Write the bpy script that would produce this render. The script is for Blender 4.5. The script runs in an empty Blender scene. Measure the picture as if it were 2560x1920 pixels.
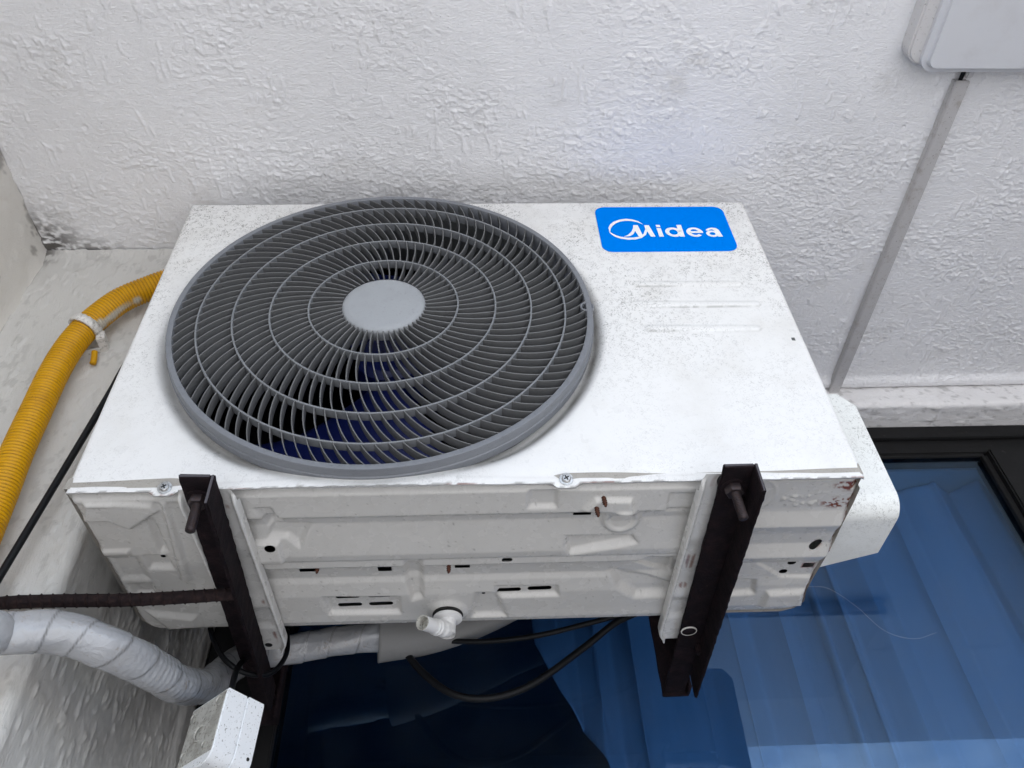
import bpy, bmesh, math, random
import numpy as np
from mathutils import Vector, Matrix
random.seed(7); rng = np.random.default_rng(7)
S = bpy.context.scene; COL = S.collection; PI = math.pi
R = math.radians

# ---------------------------------------------------------------- camera
cam_d = bpy.data.cameras.new('camera'); cam = bpy.data.objects.new('camera', cam_d); COL.objects.link(cam)
rot = Matrix(((0.99905, 0.01453, -0.04117), (-0.01849, -0.71424, -0.69966), (-0.03953, 0.69975, -0.71330)))
cam.matrix_world = Matrix.Translation((0.40685, -0.64096, -0.51362)) @ rot.to_4x4()
cam_d.sensor_fit = 'HORIZONTAL'; cam_d.sensor_width = 36; cam_d.lens = 28.677
cam_d.clip_start = 0.02; cam_d.clip_end = 600
S.camera = cam
# ---------------------------------------------------------------- sky and sun
SUN_EL, SUN_AZ = 73, 200
w = bpy.data.worlds.new('World'); S.world = w; w.use_nodes = True
nt = w.node_tree; N = nt.nodes; Lk = nt.links; N.clear()
wo = N.new('ShaderNodeOutputWorld'); bg = N.new('ShaderNodeBackground'); bg.inputs[1].default_value = 0.15
sky = N.new('ShaderNodeTexSky'); sky.sky_type = 'NISHITA'; sky.sun_disc = False
sky.sun_elevation = R(SUN_EL); sky.sun_rotation = R(SUN_AZ); sky.air_density = 1.0; sky.dust_density = 0.6
tc = N.new('ShaderNodeTexCoord'); mp = N.new('ShaderNodeMapping'); mp.inputs['Scale'].default_value = (1, 1, 2.6)
cn = N.new('ShaderNodeTexNoise'); cn.inputs['Scale'].default_value = 2.6; cn.inputs['Detail'].default_value = 7; cn.inputs['Roughness'].default_value = .6
cr = N.new('ShaderNodeValToRGB'); cr.color_ramp.elements[0].position = .40; cr.color_ramp.elements[1].position = .72
mx = N.new('ShaderNodeMix'); mx.data_type = 'RGBA'; mx.inputs[7].default_value = (11.5, 12.0, 13.0, 1)
Lk.new(tc.outputs['Generated'], mp.inputs[0]); Lk.new(mp.outputs[0], cn.inputs[0]); Lk.new(cn.outputs[0], cr.inputs[0])
Lk.new(cr.outputs[0], mx.inputs[0]); Lk.new(sky.outputs[0], mx.inputs[6]); Lk.new(mx.outputs[2], bg.inputs[0]); Lk.new(bg.outputs[0], wo.inputs[0])
sd = bpy.data.lights.new('sun', 'SUN'); sd.energy = 3.0; sd.angle = R(0.5); sd.color = (1, .96, .9)
sun = bpy.data.objects.new('sun', sd); COL.objects.link(sun)
az = R(SUN_AZ); el = R(SUN_EL)
sdir = Vector((math.sin(az)*math.cos(el), math.cos(az)*math.cos(el), math.sin(el)))
sun.rotation_euler = (-sdir).to_track_quat('-Z', 'Y').to_euler(); sun.location = (0, -4, 6)
vs = S.view_settings; vs.view_transform = 'Standard'; vs.look = 'None'; vs.gamma = 1; vs.use_curve_mapping = False; vs.exposure = 0.92
S.render.engine = 'CYCLES'
S.cycles.use_denoising = True; S.cycles.caustics_reflective = False; S.cycles.caustics_refractive = False
S.cycles.max_bounces = 10; S.cycles.diffuse_bounces = 6; S.cycles.glossy_bounces = 5; S.cycles.transparent_max_bounces = 12

# ---------------------------------------------------------------- helpers: materials
def mat(name, col, rough=.5, metal=0, spec=.5, **k):
    m = bpy.data.materials.new(name); m.use_nodes = True
    b = m.node_tree.nodes['Principled BSDF']
    b.inputs['Base Color'].default_value = (*col, 1); b.inputs['Roughness'].default_value = rough
    b.inputs['Metallic'].default_value = metal; b.inputs['Specular IOR Level'].default_value = spec
    for kk, v in k.items(): b.inputs[kk].default_value = v
    return m
class NB:
    "tiny node builder on a material"
    def __init__(s, m):
        s.m = m; s.t = m.node_tree; s.b = s.t.nodes['Principled BSDF']; s.base = tuple(s.b.inputs['Base Color'].default_value)
        s.col = None; s.nrm = None; s.co = s.t.nodes.new('ShaderNodeTexCoord').outputs['Object']
    def n(s, typ, **k):
        x = s.t.nodes.new(typ)
        for a, v in k.items(): setattr(x, a, v)
        return x
    def l(s, a, b): s.t.links.new(a, b)
    def noise(s, scale, detail=4, rough=.55, stretch=(1, 1, 1), dist=0, off=(0, 0, 0)):
        mpn = s.n('ShaderNodeMapping'); mpn.inputs['Scale'].default_value = stretch; mpn.inputs['Location'].default_value = off
        x = s.n('ShaderNodeTexNoise'); x.inputs['Scale'].default_value = scale; x.inputs['Detail'].default_value = detail
        x.inputs['Roughness'].default_value = rough; x.inputs['Distortion'].default_value = dist
        s.l(s.co, mpn.inputs[0]); s.l(mpn.outputs[0], x.inputs[0]); return x.outputs[0]
    def math(s, op, a, b=None, c=None):
        x = s.n('ShaderNodeMath', operation=op)
        for i, v in enumerate((a, b, c)):
            if v is None: continue
            if isinstance(v, (int, float)): x.inputs[i].default_value = v
            else: s.l(v, x.inputs[i])
        return x.outputs[0]
    def ramp(s, v, lo, hi, a=0., b=1.):
        x = s.n('ShaderNodeMapRange'); x.interpolation_type = 'SMOOTHSTEP'
        for i, q in enumerate((lo, hi, a, b)): x.inputs[i+1].default_value = q
        s.l(v, x.inputs[0]); return x.outputs[0]
    def attr(s, name):
        x = s.n('ShaderNodeAttribute'); x.attribute_name = name; return x.outputs['Fac']
    def mix(s, fac, col, blend='MIX'):
        x = s.n('ShaderNodeMix', data_type='RGBA', blend_type=blend)
        if isinstance(fac, (int, float)): x.inputs[0].default_value = fac
        else: s.l(fac, x.inputs[0])
        if s.col is None: x.inputs[6].default_value = s.base
        else: s.l(s.col, x.inputs[6])
        x.inputs[7].default_value = (*col, 1); s.col = x.outputs[2]; return s
    def bump(s, h, dist=.001, strength=1.):
        x = s.n('ShaderNodeBump'); x.inputs['Distance'].default_value = dist; x.inputs['Strength'].default_value = strength
        s.l(h, x.inputs['Height'])
        if s.nrm is not None: s.l(s.nrm, x.inputs['Normal'])
        s.nrm = x.outputs[0]; return s
    def rough(s, v, a, b): s.l(s.ramp(v, .3, .7, a, b), s.b.inputs['Roughness']); return s
    def done(s):
        if s.col is not None: s.l(s.col, s.b.inputs['Base Color'])
        if s.nrm is not None: s.l(s.nrm, s.b.inputs['Normal'])
        return s.m
def squiggle(B, scale, width, thr, off=(0, 0, 0), stretch=(1, 1, 1)):
    a = B.noise(scale, 2, .5, stretch, .6, off); b = B.noise(scale*.55, 2, .5, (1, 1, 1), 0, (5.3+off[0], 2.1, 8.8))
    line = B.ramp(B.math('ABSOLUTE', B.math('SUBTRACT', a, .5)), 0, width, 1, 0)
    return B.math('MULTIPLY', line, B.ramp(b, thr, thr+.05))

# ---------------------------------------------------------------- helpers: objects
def link(o, parent=None):
    COL.objects.link(o)
    if parent is not None: o.parent = parent
    return o
def tag(o, label=None, cat=None, group=None, kind=None):
    for k, v in (('label', label), ('category', cat), ('group', group), ('kind', kind)):
        if v: o[k] = v
    return o
def thing(name, loc, label, cat, group=None):
    o = bpy.data.objects.new(name, None); o.empty_display_size = .02; link(o); o.location = loc
    return tag(o, label, cat, group)
def mesh(name, V, F, m, parent=None, smooth=True, origin=(0, 0, 0)):
    V = np.asarray(V, dtype=float) - np.array(origin)
    me = bpy.data.meshes.new(name); me.from_pydata([tuple(v) for v in V], [], [tuple(int(i) for i in f) for f in F])
    if m: me.materials.append(m)
    me.polygons.foreach_set('use_smooth', [smooth]*len(me.polygons)); me.update()
    o = bpy.data.objects.new(name, me); link(o)
    if parent is not None:
        o.parent = parent; o.location = Vector(origin) - Vector(parent_world(parent))
    else: o.location = origin
    return o
def parent_world(p):
    v = Vector((0, 0, 0))
    while p is not None: v += p.location; p = p.parent
    return v
def bm_obj(name, bm, m, parent=None, smooth=False, origin=(0, 0, 0), auto=None):
    bmesh.ops.recalc_face_normals(bm, faces=bm.faces)
    me = bpy.data.meshes.new(name); bmesh.ops.translate(bm, verts=bm.verts, vec=-Vector(origin)); bm.to_mesh(me); bm.free()
    if m: me.materials.append(m)
    me.polygons.foreach_set('use_smooth', [smooth]*len(me.polygons))
    if auto:
        me.polygons.foreach_set('use_smooth', [True]*len(me.polygons)); me.set_sharp_from_angle(angle=R(auto))
    o = bpy.data.objects.new(name, me); link(o)
    if parent is not None:
        o.parent = parent; o.location = Vector(origin) - parent_world(parent)
    else: o.location = origin
    return o
def box(bm, x0, x1, y0, y1, z0, z1, bev=0, seg=2, M=None):
    r = bmesh.ops.create_cube(bm, size=1); vs_ = r['verts']
    bmesh.ops.scale(bm, vec=(x1-x0, y1-y0, z1-z0), verts=vs_); bmesh.ops.translate(bm, vec=((x0+x1)/2, (y0+y1)/2, (z0+z1)/2), verts=vs_)
    if bev:
        es = list({e for v in vs_ for e in v.link_edges})
        r2 = bmesh.ops.bevel(bm, geom=es, offset=bev, segments=seg, affect='EDGES'); vs_ = list({v for f in r2['faces'] for v in f.verts} | {v for v in vs_ if v.is_valid})
    if M is not None: bmesh.ops.transform(bm, matrix=M, verts=vs_)
    return vs_
def boxo(name, d, m, parent=None, bev=0, **k):
    bm = bmesh.new(); box(bm, *d, bev=bev); return bm_obj(name, bm, m, parent, auto=40 if bev else None, origin=((d[0]+d[1])/2, (d[2]+d[3])/2, (d[4]+d[5])/2), **k)
def catmull(P, n):
    P = [np.array(p, float) for p in P]; P = [2*P[0]-P[1]] + P + [2*P[-1]-P[-2]]; out = []
    for i in range(1, len(P)-2):
        for k in range(n):
            t = k/n; a, b, c, d = P[i-1:i+3]
            out.append(.5*((2*b)+(c-a)*t+(2*a-5*b+4*c-d)*t*t+(3*b-a-3*c+d)*t**3))
    out.append(P[-2]); return np.array(out)
def resample(C, step):
    d = np.r_[0, np.cumsum(np.linalg.norm(np.diff(C, axis=0), axis=1))]; n = max(2, int(d[-1]/step)+1)
    t = np.linspace(0, d[-1], n); return np.c_[[np.interp(t, d, C[:, i]) for i in range(3)]].T, t
def tube_vf(C, rf, ns=16, cap=True, t=None):
    "rf(t, theta) -> radius array"
    T = np.gradient(C, axis=0); T /= np.linalg.norm(T, axis=1)[:, None]
    up = np.array([0, 0, 1.]) if abs(T[0][2]) < .9 else np.array([0, 1., 0]); A = np.cross(T[0], up); A /= np.linalg.norm(A); V = []
    th = np.linspace(0, 2*PI, ns, endpoint=False)
    if t is None: t = np.r_[0, np.cumsum(np.linalg.norm(np.diff(C, axis=0), axis=1))]
    for i in range(len(C)):
        A = A - T[i]*np.dot(A, T[i]); A /= np.linalg.norm(A); B = np.cross(T[i], A)
        r = rf(t[i], th) if callable(rf) else rf
        V.append(C[i] + (np.cos(th)*r)[:, None]*A + (np.sin(th)*r)[:, None]*B)
    V = np.concatenate(V); F = []
    for i in range(len(C)-1):
        for j in range(ns): k = (j+1) % ns; F.append((i*ns+j, i*ns+k, (i+1)*ns+k, (i+1)*ns+j))
    if cap: F.append(tuple(range(ns))[::-1]); F.append(tuple((len(C)-1)*ns+j for j in range(ns)))
    return V, F
def tube(name, P, r, m, parent=None, n=10, ns=14, step=None, cap=True):
    C = catmull(P, n); t = None
    if step: C, t = resample(C, step)
    V, F = tube_vf(C, r, ns, cap, t); return mesh(name, V, F, m, parent, origin=tuple(C[len(C)//2]))
def lathe(name, prof, axis, loc, m, parent=None, n=32, smooth=True, auto=35):
    "prof: list of (r, h) along axis direction from loc"
    a = Vector(axis).normalized(); q = a.to_track_quat('Z', 'Y').to_matrix(); bm = bmesh.new(); rings = []
    for r, h in prof:
        rings.append([bm.verts.new(Vector(loc)+q@Vector((r*math.cos(2*PI*k/n), r*math.sin(2*PI*k/n), h))) for k in range(n)] if r > 1e-6 else [bm.verts.new(Vector(loc)+q@Vector((0, 0, h)))])
    for A, B in zip(rings, rings[1:]):
        for k in range(n):
            l = (k+1) % n
            if len(A) == 1 and len(B) == 1: continue
            if len(A) == 1: bm.faces.new((A[0], B[k], B[l]))
            elif len(B) == 1: bm.faces.new((A[k], A[l], B[0]))
            else: bm.faces.new((A[k], A[l], B[l], B[k]))
    return bm_obj(name, bm, m, parent, origin=loc, auto=auto)

# numpy value noise
_L = rng.random((256, 256))
def vn(x, y, sx, sy, seed=0):
    x = x/sx+seed*17.3; y = y/sy+seed*9.7; xi = np.floor(x).astype(int); yi = np.floor(y).astype(int); fx = x-xi; fy = y-yi
    fx = fx*fx*(3-2*fx); fy = fy*fy*(3-2*fy); g = lambda a, b: _L[a % 256, b % 256]
    return (g(xi, yi)*(1-fx)+g(xi+1, yi)*fx)*(1-fy)+(g(xi, yi+1)*(1-fx)+g(xi+1, yi+1)*fx)*fy
def fbm(x, y, sx, sy, o=4, seed=0, g=.5):
    s = 0; a = 1; tt = 0
    for k in range(o): s = s+a*vn(x, y, sx/2**k, sy/2**k, seed+k); tt += a; a *= g
    return s/tt
def sst(x, a, b): t = np.clip((x-a)/(b-a), 0, 1); return t*t*(3-2*t)
def sd_poly(X, Y, P):
    P = np.array(P, float); d = np.full(X.shape, 1e9); ins = np.zeros(X.shape, bool)
    for i in range(len(P)):
        a = P[i]; b = P[(i+1) % len(P)]; e = b-a; wx = X-a[0]; wy = Y-a[1]
        t = np.clip((wx*e[0]+wy*e[1])/(e@e), 0, 1); d = np.minimum(d, np.hypot(wx-e[0]*t, wy-e[1]*t))
        c = ((a[1] <= Y) & (b[1] > Y)) | ((b[1] <= Y) & (a[1] > Y))
        with np.errstate(divide='ignore', invalid='ignore'): xi = a[0]+(Y-a[1])/(b[1]-a[1] if b[1] != a[1] else 1e-9)*(b[0]-a[0])
        ins ^= c & (X < xi)
    return np.where(ins, -d, d)
def sd_cap(X, Y, a, b, r):
    e = (b[0]-a[0], b[1]-a[1]); t = np.clip(((X-a[0])*e[0]+(Y-a[1])*e[1])/(e[0]**2+e[1]**2+1e-12), 0, 1)
    return np.hypot(X-a[0]-e[0]*t, Y-a[1]-e[1]*t)-r
def sheet(name, X, Y, put, keep_out, m, parent=None, attrs=None, origin=(0, 0, 0), snap=True):
    "grid sheet with holes: keep_out(X,Y) signed distance, inside (<0) removed, border verts snapped to it"
    ny, nx = X.shape; X = X.copy(); Y = Y.copy()
    if keep_out is not None:
        c = keep_out((X[:-1, :-1]+X[1:, 1:])/2, (Y[:-1, :-1]+Y[1:, 1:])/2); keep = c > 0
        if snap:
            h = 1e-4; cell = max(abs(X[0, 1]-X[0, 0]), abs(Y[1, 0]-Y[0, 0]))
            used = np.zeros((ny, nx), int)
            for a in (0, 1):
                for b in (0, 1): used[a:ny-1+a, b:nx-1+b] += keep
            bd = (used > 0) & (used < 4) & (np.abs(keep_out(X, Y)) < 1.2*cell)
            for _ in range(2):
                s0 = keep_out(X, Y); gx = (keep_out(X+h, Y)-s0)/h; gy = (keep_out(X, Y+h)-s0)/h; gg = np.maximum(gx*gx+gy*gy, .2)
                X = np.where(bd, X-s0*gx/gg, X); Y = np.where(bd, Y-s0*gy/gg, Y)
    else: keep = np.ones((ny-1, nx-1), bool)
    Vx, Vy, Vz = put(X, Y); V = np.c_[Vx.ravel(), Vy.ravel(), Vz.ravel()]
    idx = np.arange(ny*nx).reshape(ny, nx); F = np.c_[idx[:-1, :-1][keep], idx[:-1, 1:][keep], idx[1:, 1:][keep], idx[1:, :-1][keep]]
    us = np.unique(F); mp_ = np.full(ny*nx, -1); mp_[us] = np.arange(len(us)); V = V[us]-np.array(origin); F = mp_[F]
    me = bpy.data.meshes.new(name); me.vertices.add(len(V)); me.vertices.foreach_set('co', V.ravel())
    me.loops.add(F.size); me.loops.foreach_set('vertex_index', F.ravel().astype(np.int32))
    me.polygons.add(len(F)); me.polygons.foreach_set('loop_start', np.arange(0, F.size, 4, dtype=np.int32)); me.polygons.foreach_set('loop_total', np.full(len(F), 4, np.int32))
    me.update(calc_edges=True); me.polygons.foreach_set('use_smooth', [True]*len(F)); me.materials.append(m)
    for an, fn in (attrs or {}).items():
        at = me.attributes.new(an, 'FLOAT', 'POINT'); at.data.foreach_set('value', np.asarray(fn(X, Y)).ravel()[us].astype(np.float32))
    o = bpy.data.objects.new(name, me); link(o)
    if parent is not None: o.parent = parent; o.location = Vector(origin)-parent_world(parent)
    else: o.location = origin
    return o

# ================================================================ materials
def paint_wall(name, col, bs=1.0, streak=False):
    m = mat(name, col, .55, spec=.35); B = NB(m)
    st = (6, 6, .8) if streak else (1, 2.2, 1)
    B.mix(B.ramp(B.noise(3.5, 5, .6), .42, .68, 0, .45), tuple(c*.86 for c in col))
    B.mix(B.ramp(B.noise(9, 6, .7, off=(3, 1, 2)), .56, .74, 0, .35), (.46, .44, .40))
    B.mix(B.ramp(B.noise(300, 3, .6), .70, .75, 0, .6), (.2, .19, .18))
    B.mix(B.attr('grime_shade'), (.07, .062, .055))
    B.bump(B.noise(110 if streak else 190, 6, .68, st), .0022*bs, .8)
    B.bump(B.noise(700, 2, .5), .0004, .35)
    B.rough(B.noise(30, 4), .3, .6) if streak else None; return B.done()
M_ceil = paint_wall('stucco_paint', (.86, .86, .875))
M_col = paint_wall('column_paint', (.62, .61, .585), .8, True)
M_side = paint_wall('side_wall_paint', (.66, .64, .60), .7)
M_lintel = paint_wall('lintel_paint', (.80, .79, .79))

def white_metal(name, col=(.80, .80, .79), dens=.5, rough=.32, grim=True, mott=.28):
    m = mat(name, col, rough, spec=.5); B = NB(m)
    B.mix(B.ramp(B.noise(14, 5, .6), .45, .75, 0, mott), (.55, .53, .49))
    a = squiggle(B, 260, .034, .50-.06*dens); b = squiggle(B, 120, .012, .50, (9, 4, 2))
    sep = B.n('ShaderNodeSeparateXYZ'); B.l(B.co, sep.inputs[0])
    d = B.math('ADD', B.ramp(sep.outputs[2], -.2, .2, .22, 1.), 0) if grim else .5
    d = B.math('MULTIPLY', d, B.ramp(B.noise(7, 4, .7, off=(1, 8, 3)), .38, .62, .25, 1.35))
    B.mix(B.math('MULTIPLY', B.math('MULTIPLY', B.math('MAXIMUM', a, b), d), .9*dens+.2), (.07, .065, .055))
    B.mix(B.ramp(B.noise(60, 6, .75, off=(4, 4, 4)), .57, .8, 0, .25*dens), (.34, .32, .28))
    B.mix(B.attr('grime_shade'), (.12, .11, .095)); 
    B.mix(B.attr('rust'), (.16, .035, .012))
    B.rough(B.noise(40, 3), rough-.06, rough+.14)
    B.bump(B.noise(9, 2), .0015, .12)
    return B.done()
M_panel = white_metal('white_enamel', (.77, .77, .765), dens=.72)
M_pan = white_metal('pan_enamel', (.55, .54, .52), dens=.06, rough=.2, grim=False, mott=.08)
M_cover = white_metal('cover_plastic', (.76, .775, .76), dens=.9, rough=.42, grim=False)
M_foot = white_metal('foot_enamel', (.66, .655, .64), dens=.1, rough=.25, grim=False, mott=.1)

def grey_plastic(name, col, dirt=.5):
    m = mat(name, col, .45, spec=.4); B = NB(m)
    B.mix(B.ramp(B.noise(30, 5, .65), .45, .75, 0, .35), tuple(c*.72 for c in col))
    B.mix(B.ramp(B.noise(260, 4, .7), .60, .70, 0, dirt), (.05, .048, .042))
    B.mix(B.math('MULTIPLY', squiggle(B, 330, .02, .56), dirt), (.07, .065, .06))
    B.bump(B.noise(900, 2), .0003, .3); return B.done()
M_ring = grey_plastic('grille_ring_plastic', (.19, .20, .215), .5)
M_rim = grey_plastic('grille_rim_plastic', (.175, .185, .205), .35)
M_vane = grey_plastic('grille_vane_plastic', (.135, .138, .142), .6)
M_hub = grey_plastic('hub_plastic', (.31, .325, .345), .25)
M_shroud = grey_plastic('shroud_metal', (.085, .09, .09), .7)
M_blue = mat('fan_blade_blue', (.003, .008, .085), .42); B = NB(M_blue)
B.mix(B.ramp(B.noise(500, 3, .7), .55, .68, 0, .5), (.02, .05, .15)); B.done()
M_dark = mat('dark_inside', (.008, .008, .01), .8)
M_fin = mat('coil_fin', (.03, .03, .032), .5, .5); B = NB(M_fin)
wv = B.n('ShaderNodeTexWave'); wv.inputs['Scale'].default_value = 300; wv.bands_direction = 'X'; B.l(B.co, wv.inputs[0]); B.bump(wv.outputs[1], .002, 1); B.done()

M_iron = mat('rusted_iron', (.009, .0065, .0085), .8, .0, .12); B = NB(M_iron)
B.mix(B.ramp(B.noise(55, 6, .7), .42, .68, 0, .8), (.022, .013, .015))
B.mix(B.ramp(B.noise(130, 6, .75, off=(2, 7, 1)), .60, .72, 0, .8), (.050, .028, .026))
B.mix(B.math('MULTIPLY', B.attr('rust'), 1.), (.09, .085, .095))
B.bump(B.noise(240, 6, .75), .0016, .8); B.bump(B.noise(60, 3), .002, .4); B.done()
M_bolt = mat('dark_bolt_steel', (.045, .036, .040), .5, .6); B = NB(M_bolt); B.mix(B.ramp(B.noise(300, 4, .7), .45, .65, 0, .8), (.06, .035, .03)); B.bump(B.noise(600, 3), .0004, .6); B.done()
M_rust = mat('rust_screw', (.10, .035, .018), .75, .3); B = NB(M_rust); B.mix(B.ramp(B.noise(700, 4, .7), .45, .6), (.03, .012, .01)); B.bump(B.noise(900, 3), .0006, .8); B.done()
M_zinc = mat('zinc_screw', (.50, .50, .50), .38, .9); B = NB(M_zinc); B.mix(B.ramp(B.noise(500, 4), .45, .65, 0, .7), (.2, .19, .17)); B.done()

M_yel = mat('yellow_conduit_plastic', (.60, .31, .001), .45, spec=.3); B = NB(M_yel)
B.mix(B.ramp(B.noise(25, 5, .65), .42, .7, 0, .6), (.46, .22, .001))
B.mix(B.ramp(B.noise(330, 4, .7), .62, .70, 0, .8), (.10, .055, .01))
B.mix(B.attr('groove'), (.16, .07, .005))
B.mix(B.attr('grime_shade'), (.52, .50, .45)); B.bump(B.noise(500, 3), .0004, .4); B.done()
M_clip = mat('white_clip_plastic', (.66, .64, .61), .5); B = NB(M_clip)
B.mix(B.ramp(B.noise(190, 6, .75), .52, .64, 0, .75), (.22, .20, .18)); B.bump(B.noise(300, 4), .0008, .6); B.done()
M_wrap = mat('grey_vinyl_tape', (.36, .37, .39), .2, .0, .8); B = NB(M_wrap)
B.mix(B.ramp(B.noise(22, 6, .7), .42, .72, 0, .55), (.36, .355, .35))
B.mix(B.ramp(B.noise(60, 7, .78, off=(1, 5, 2)), .56, .72, 0, .75), (.24, .17, .11))
B.mix(B.attr('groove'), (.16, .155, .155)); B.bump(B.noise(38, 4, .6, (1, 1, 1), 2.2), .005, .38); B.bump(B.noise(300, 2), .0005, .4); B.done()
M_sheet = mat('grey_plastic_sheet', (.20, .20, .20), .6); B = NB(M_sheet); B.bump(B.noise(40, 3), .003, .5); B.done()
M_rod = mat('rusty_bar_steel', (.013, .008, .009), .8, .1, .2); B = NB(M_rod); B.mix(B.ramp(B.noise(160, 6, .75), .45, .65, 0, .9), (.030, .017, .016)); B.bump(B.noise(400, 5, .7), .001, .7); B.done()
M_cable = mat('black_cable_rubber', (.005, .0055, .007), .5, spec=.2)
M_frame = mat('black_window_frame', (.006, .006, .0065), .6, spec=.25); B = NB(M_frame)
B.mix(B.ramp(B.noise(90, 6, .8), .62, .74, 0, .5), (.12, .115, .11)); B.bump(B.noise(70, 4), .0015, .4); B.done()
M_box = mat('aged_white_plastic', (.80, .82, .84), .45); B = NB(M_box)
B.mix(B.ramp(B.noise(420, 4, .7), .60, .66, 0, .85), (.16, .15, .13)); B.bump(B.noise(700, 2), .0003, .4); B.done()
M_boxg = mat('grimy_white_plastic', (.46, .455, .42), .6); B = NB(M_boxg)
B.mix(B.ramp(B.noise(60, 6, .75), .45, .6, 0, .8), (.30, .29, .26)); B.mix(B.ramp(B.noise(330, 6, .8), .54, .62, 0, .9), (.10, .085, .07))
B.bump(B.noise(180, 5, .7), .001, .7); B.done()
M_opal = mat('opal_diffuser', (.62, .63, .66), .35, spec=.4); B = NB(M_opal); B.mix(B.ramp(B.noise(12, 6, .7), .45, .72, 0, .4), (.50, .49, .50)); B.done()
M_trim = mat('lamp_base_plastic', (.60, .59, .59), .5); B = NB(M_trim); B.mix(B.ramp(B.noise(200, 6, .75), .58, .68, 0, .7), (.2, .18, .16)); B.done()
M_trunk = mat('trunking_plastic', (.50, .49, .49), .5); B = NB(M_trunk); B.mix(B.ramp(B.noise(50, 6, .75), .5, .7, 0, .6), (.33, .29, .26)); B.mix(B.ramp(B.noise(300, 5, .7), .6, .68, 0, .8), (.12, .10, .09)); B.done()
M_blueplate = mat('blue_badge_print', (.0, .19, .76), .6, spec=.0); B = NB(M_blueplate); B.mix(B.ramp(B.noise(90, 5, .7), .62, .75, 0, .35), (.01, .12, .5)); B.done()
M_white = mat('white_badge_print', (.82, .83, .84), .45, spec=.3)
M_black = mat('black_seal', (.006, .006, .006), .6)
M_pvc = mat('white_pvc', (.72, .72, .72), .5); B = NB(M_pvc); B.mix(B.ramp(B.noise(60, 6, .75), .5, .72, 0, .5), (.42, .40, .37)); B.done()
M_ground = mat('concrete_ground', (.62, .61, .595), .85); B = NB(M_ground); B.mix(B.ramp(B.noise(1.2, 6, .7), .4, .65, 0, .6), (.50, .49, .47)); B.bump(B.noise(40, 5), .01, .5); B.done()
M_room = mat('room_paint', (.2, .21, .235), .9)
M_curt = mat('curtain_cloth', (.52, .55, .57), .85, spec=.1); B = NB(M_curt); B.bump(B.noise(3, 3, .5, (4, 4, .5)), .02, .5); B.done()
# tinted reflective glass: blue transmission plus a weak mirror coat
M_glass = bpy.data.materials.new('blue_tinted_glass'); M_glass.use_nodes = True; t_ = M_glass.node_tree; t_.nodes.clear()
o_ = t_.nodes.new('ShaderNodeOutputMaterial'); tr = t_.nodes.new('ShaderNodeBsdfTransparent'); gl = t_.nodes.new('ShaderNodeBsdfGlossy')
tr.inputs[0].default_value = (.455, .61, .775, 1); gl.inputs['Color'].default_value = (.62, .82, 1, 1); gl.inputs['Roughness'].default_value = .004
fr = t_.nodes.new('ShaderNodeLayerWeight'); fr.inputs[0].default_value = .5; pw = t_.nodes.new('ShaderNodeMapRange'); pw.inputs[3].default_value = .062; pw.inputs[4].default_value = .35; p3 = t_.nodes.new('ShaderNodeMath'); p3.operation = 'POWER'; p3.inputs[1].default_value = 3.; ms = t_.nodes.new('ShaderNodeMixShader')
t_.links.new(fr.outputs[1], p3.inputs[0]); t_.links.new(p3.outputs[0], pw.inputs[0]); t_.links.new(pw.outputs[0], ms.inputs[0]); t_.links.new(tr.outputs[0], ms.inputs[1]); t_.links.new(gl.outputs[0], ms.inputs[2]); 
du = t_.nodes.new('ShaderNodeBsdfDiffuse'); du.inputs[0].default_value = (.5, .5, .5, 1); tcg = t_.nodes.new('ShaderNodeTexCoord'); dn_ = t_.nodes.new('ShaderNodeTexNoise'); dn_.inputs['Scale'].default_value = 330; dn_.inputs['Detail'].default_value = 2
sm = t_.nodes.new('ShaderNodeTexNoise'); sm.inputs['Scale'].default_value = 5; sm.inputs['Detail'].default_value = 6; sm.inputs['Roughness'].default_value = .7
r1 = t_.nodes.new('ShaderNodeMapRange'); r2 = t_.nodes.new('ShaderNodeMapRange'); ad = t_.nodes.new('ShaderNodeMath'); ad.operation = 'ADD'; m2 = t_.nodes.new('ShaderNodeMixShader')
for r_, v_ in ((r1, (.765, .80, 0, .55)), (r2, (.45, .75, 0, .022))):
    for i_, q_ in enumerate(v_): r_.inputs[i_+1].default_value = q_
t_.links.new(tcg.outputs['Object'], dn_.inputs[0]); t_.links.new(tcg.outputs['Object'], sm.inputs[0]); t_.links.new(dn_.outputs[0], r1.inputs[0]); t_.links.new(sm.outputs[0], r2.inputs[0])
t_.links.new(r1.outputs[0], ad.inputs[0]); t_.links.new(r2.outputs[0], ad.inputs[1]); t_.links.new(ad.outputs[0], m2.inputs[0]); t_.links.new(ms.outputs[0], m2.inputs[1]); t_.links.new(du.outputs[0], m2.inputs[2]); t_.links.new(m2.outputs[0], o_.inputs[0])

# ================================================================ setting: ground, soffit, walls
GZ = -2.1
o = sheet('ground', *np.meshgrid(np.linspace(-150, 150, 41), np.linspace(-150, 150, 41)), lambda X, Y: (X, Y, X*0+GZ), None, M_ground); tag(o, kind='structure')

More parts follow.
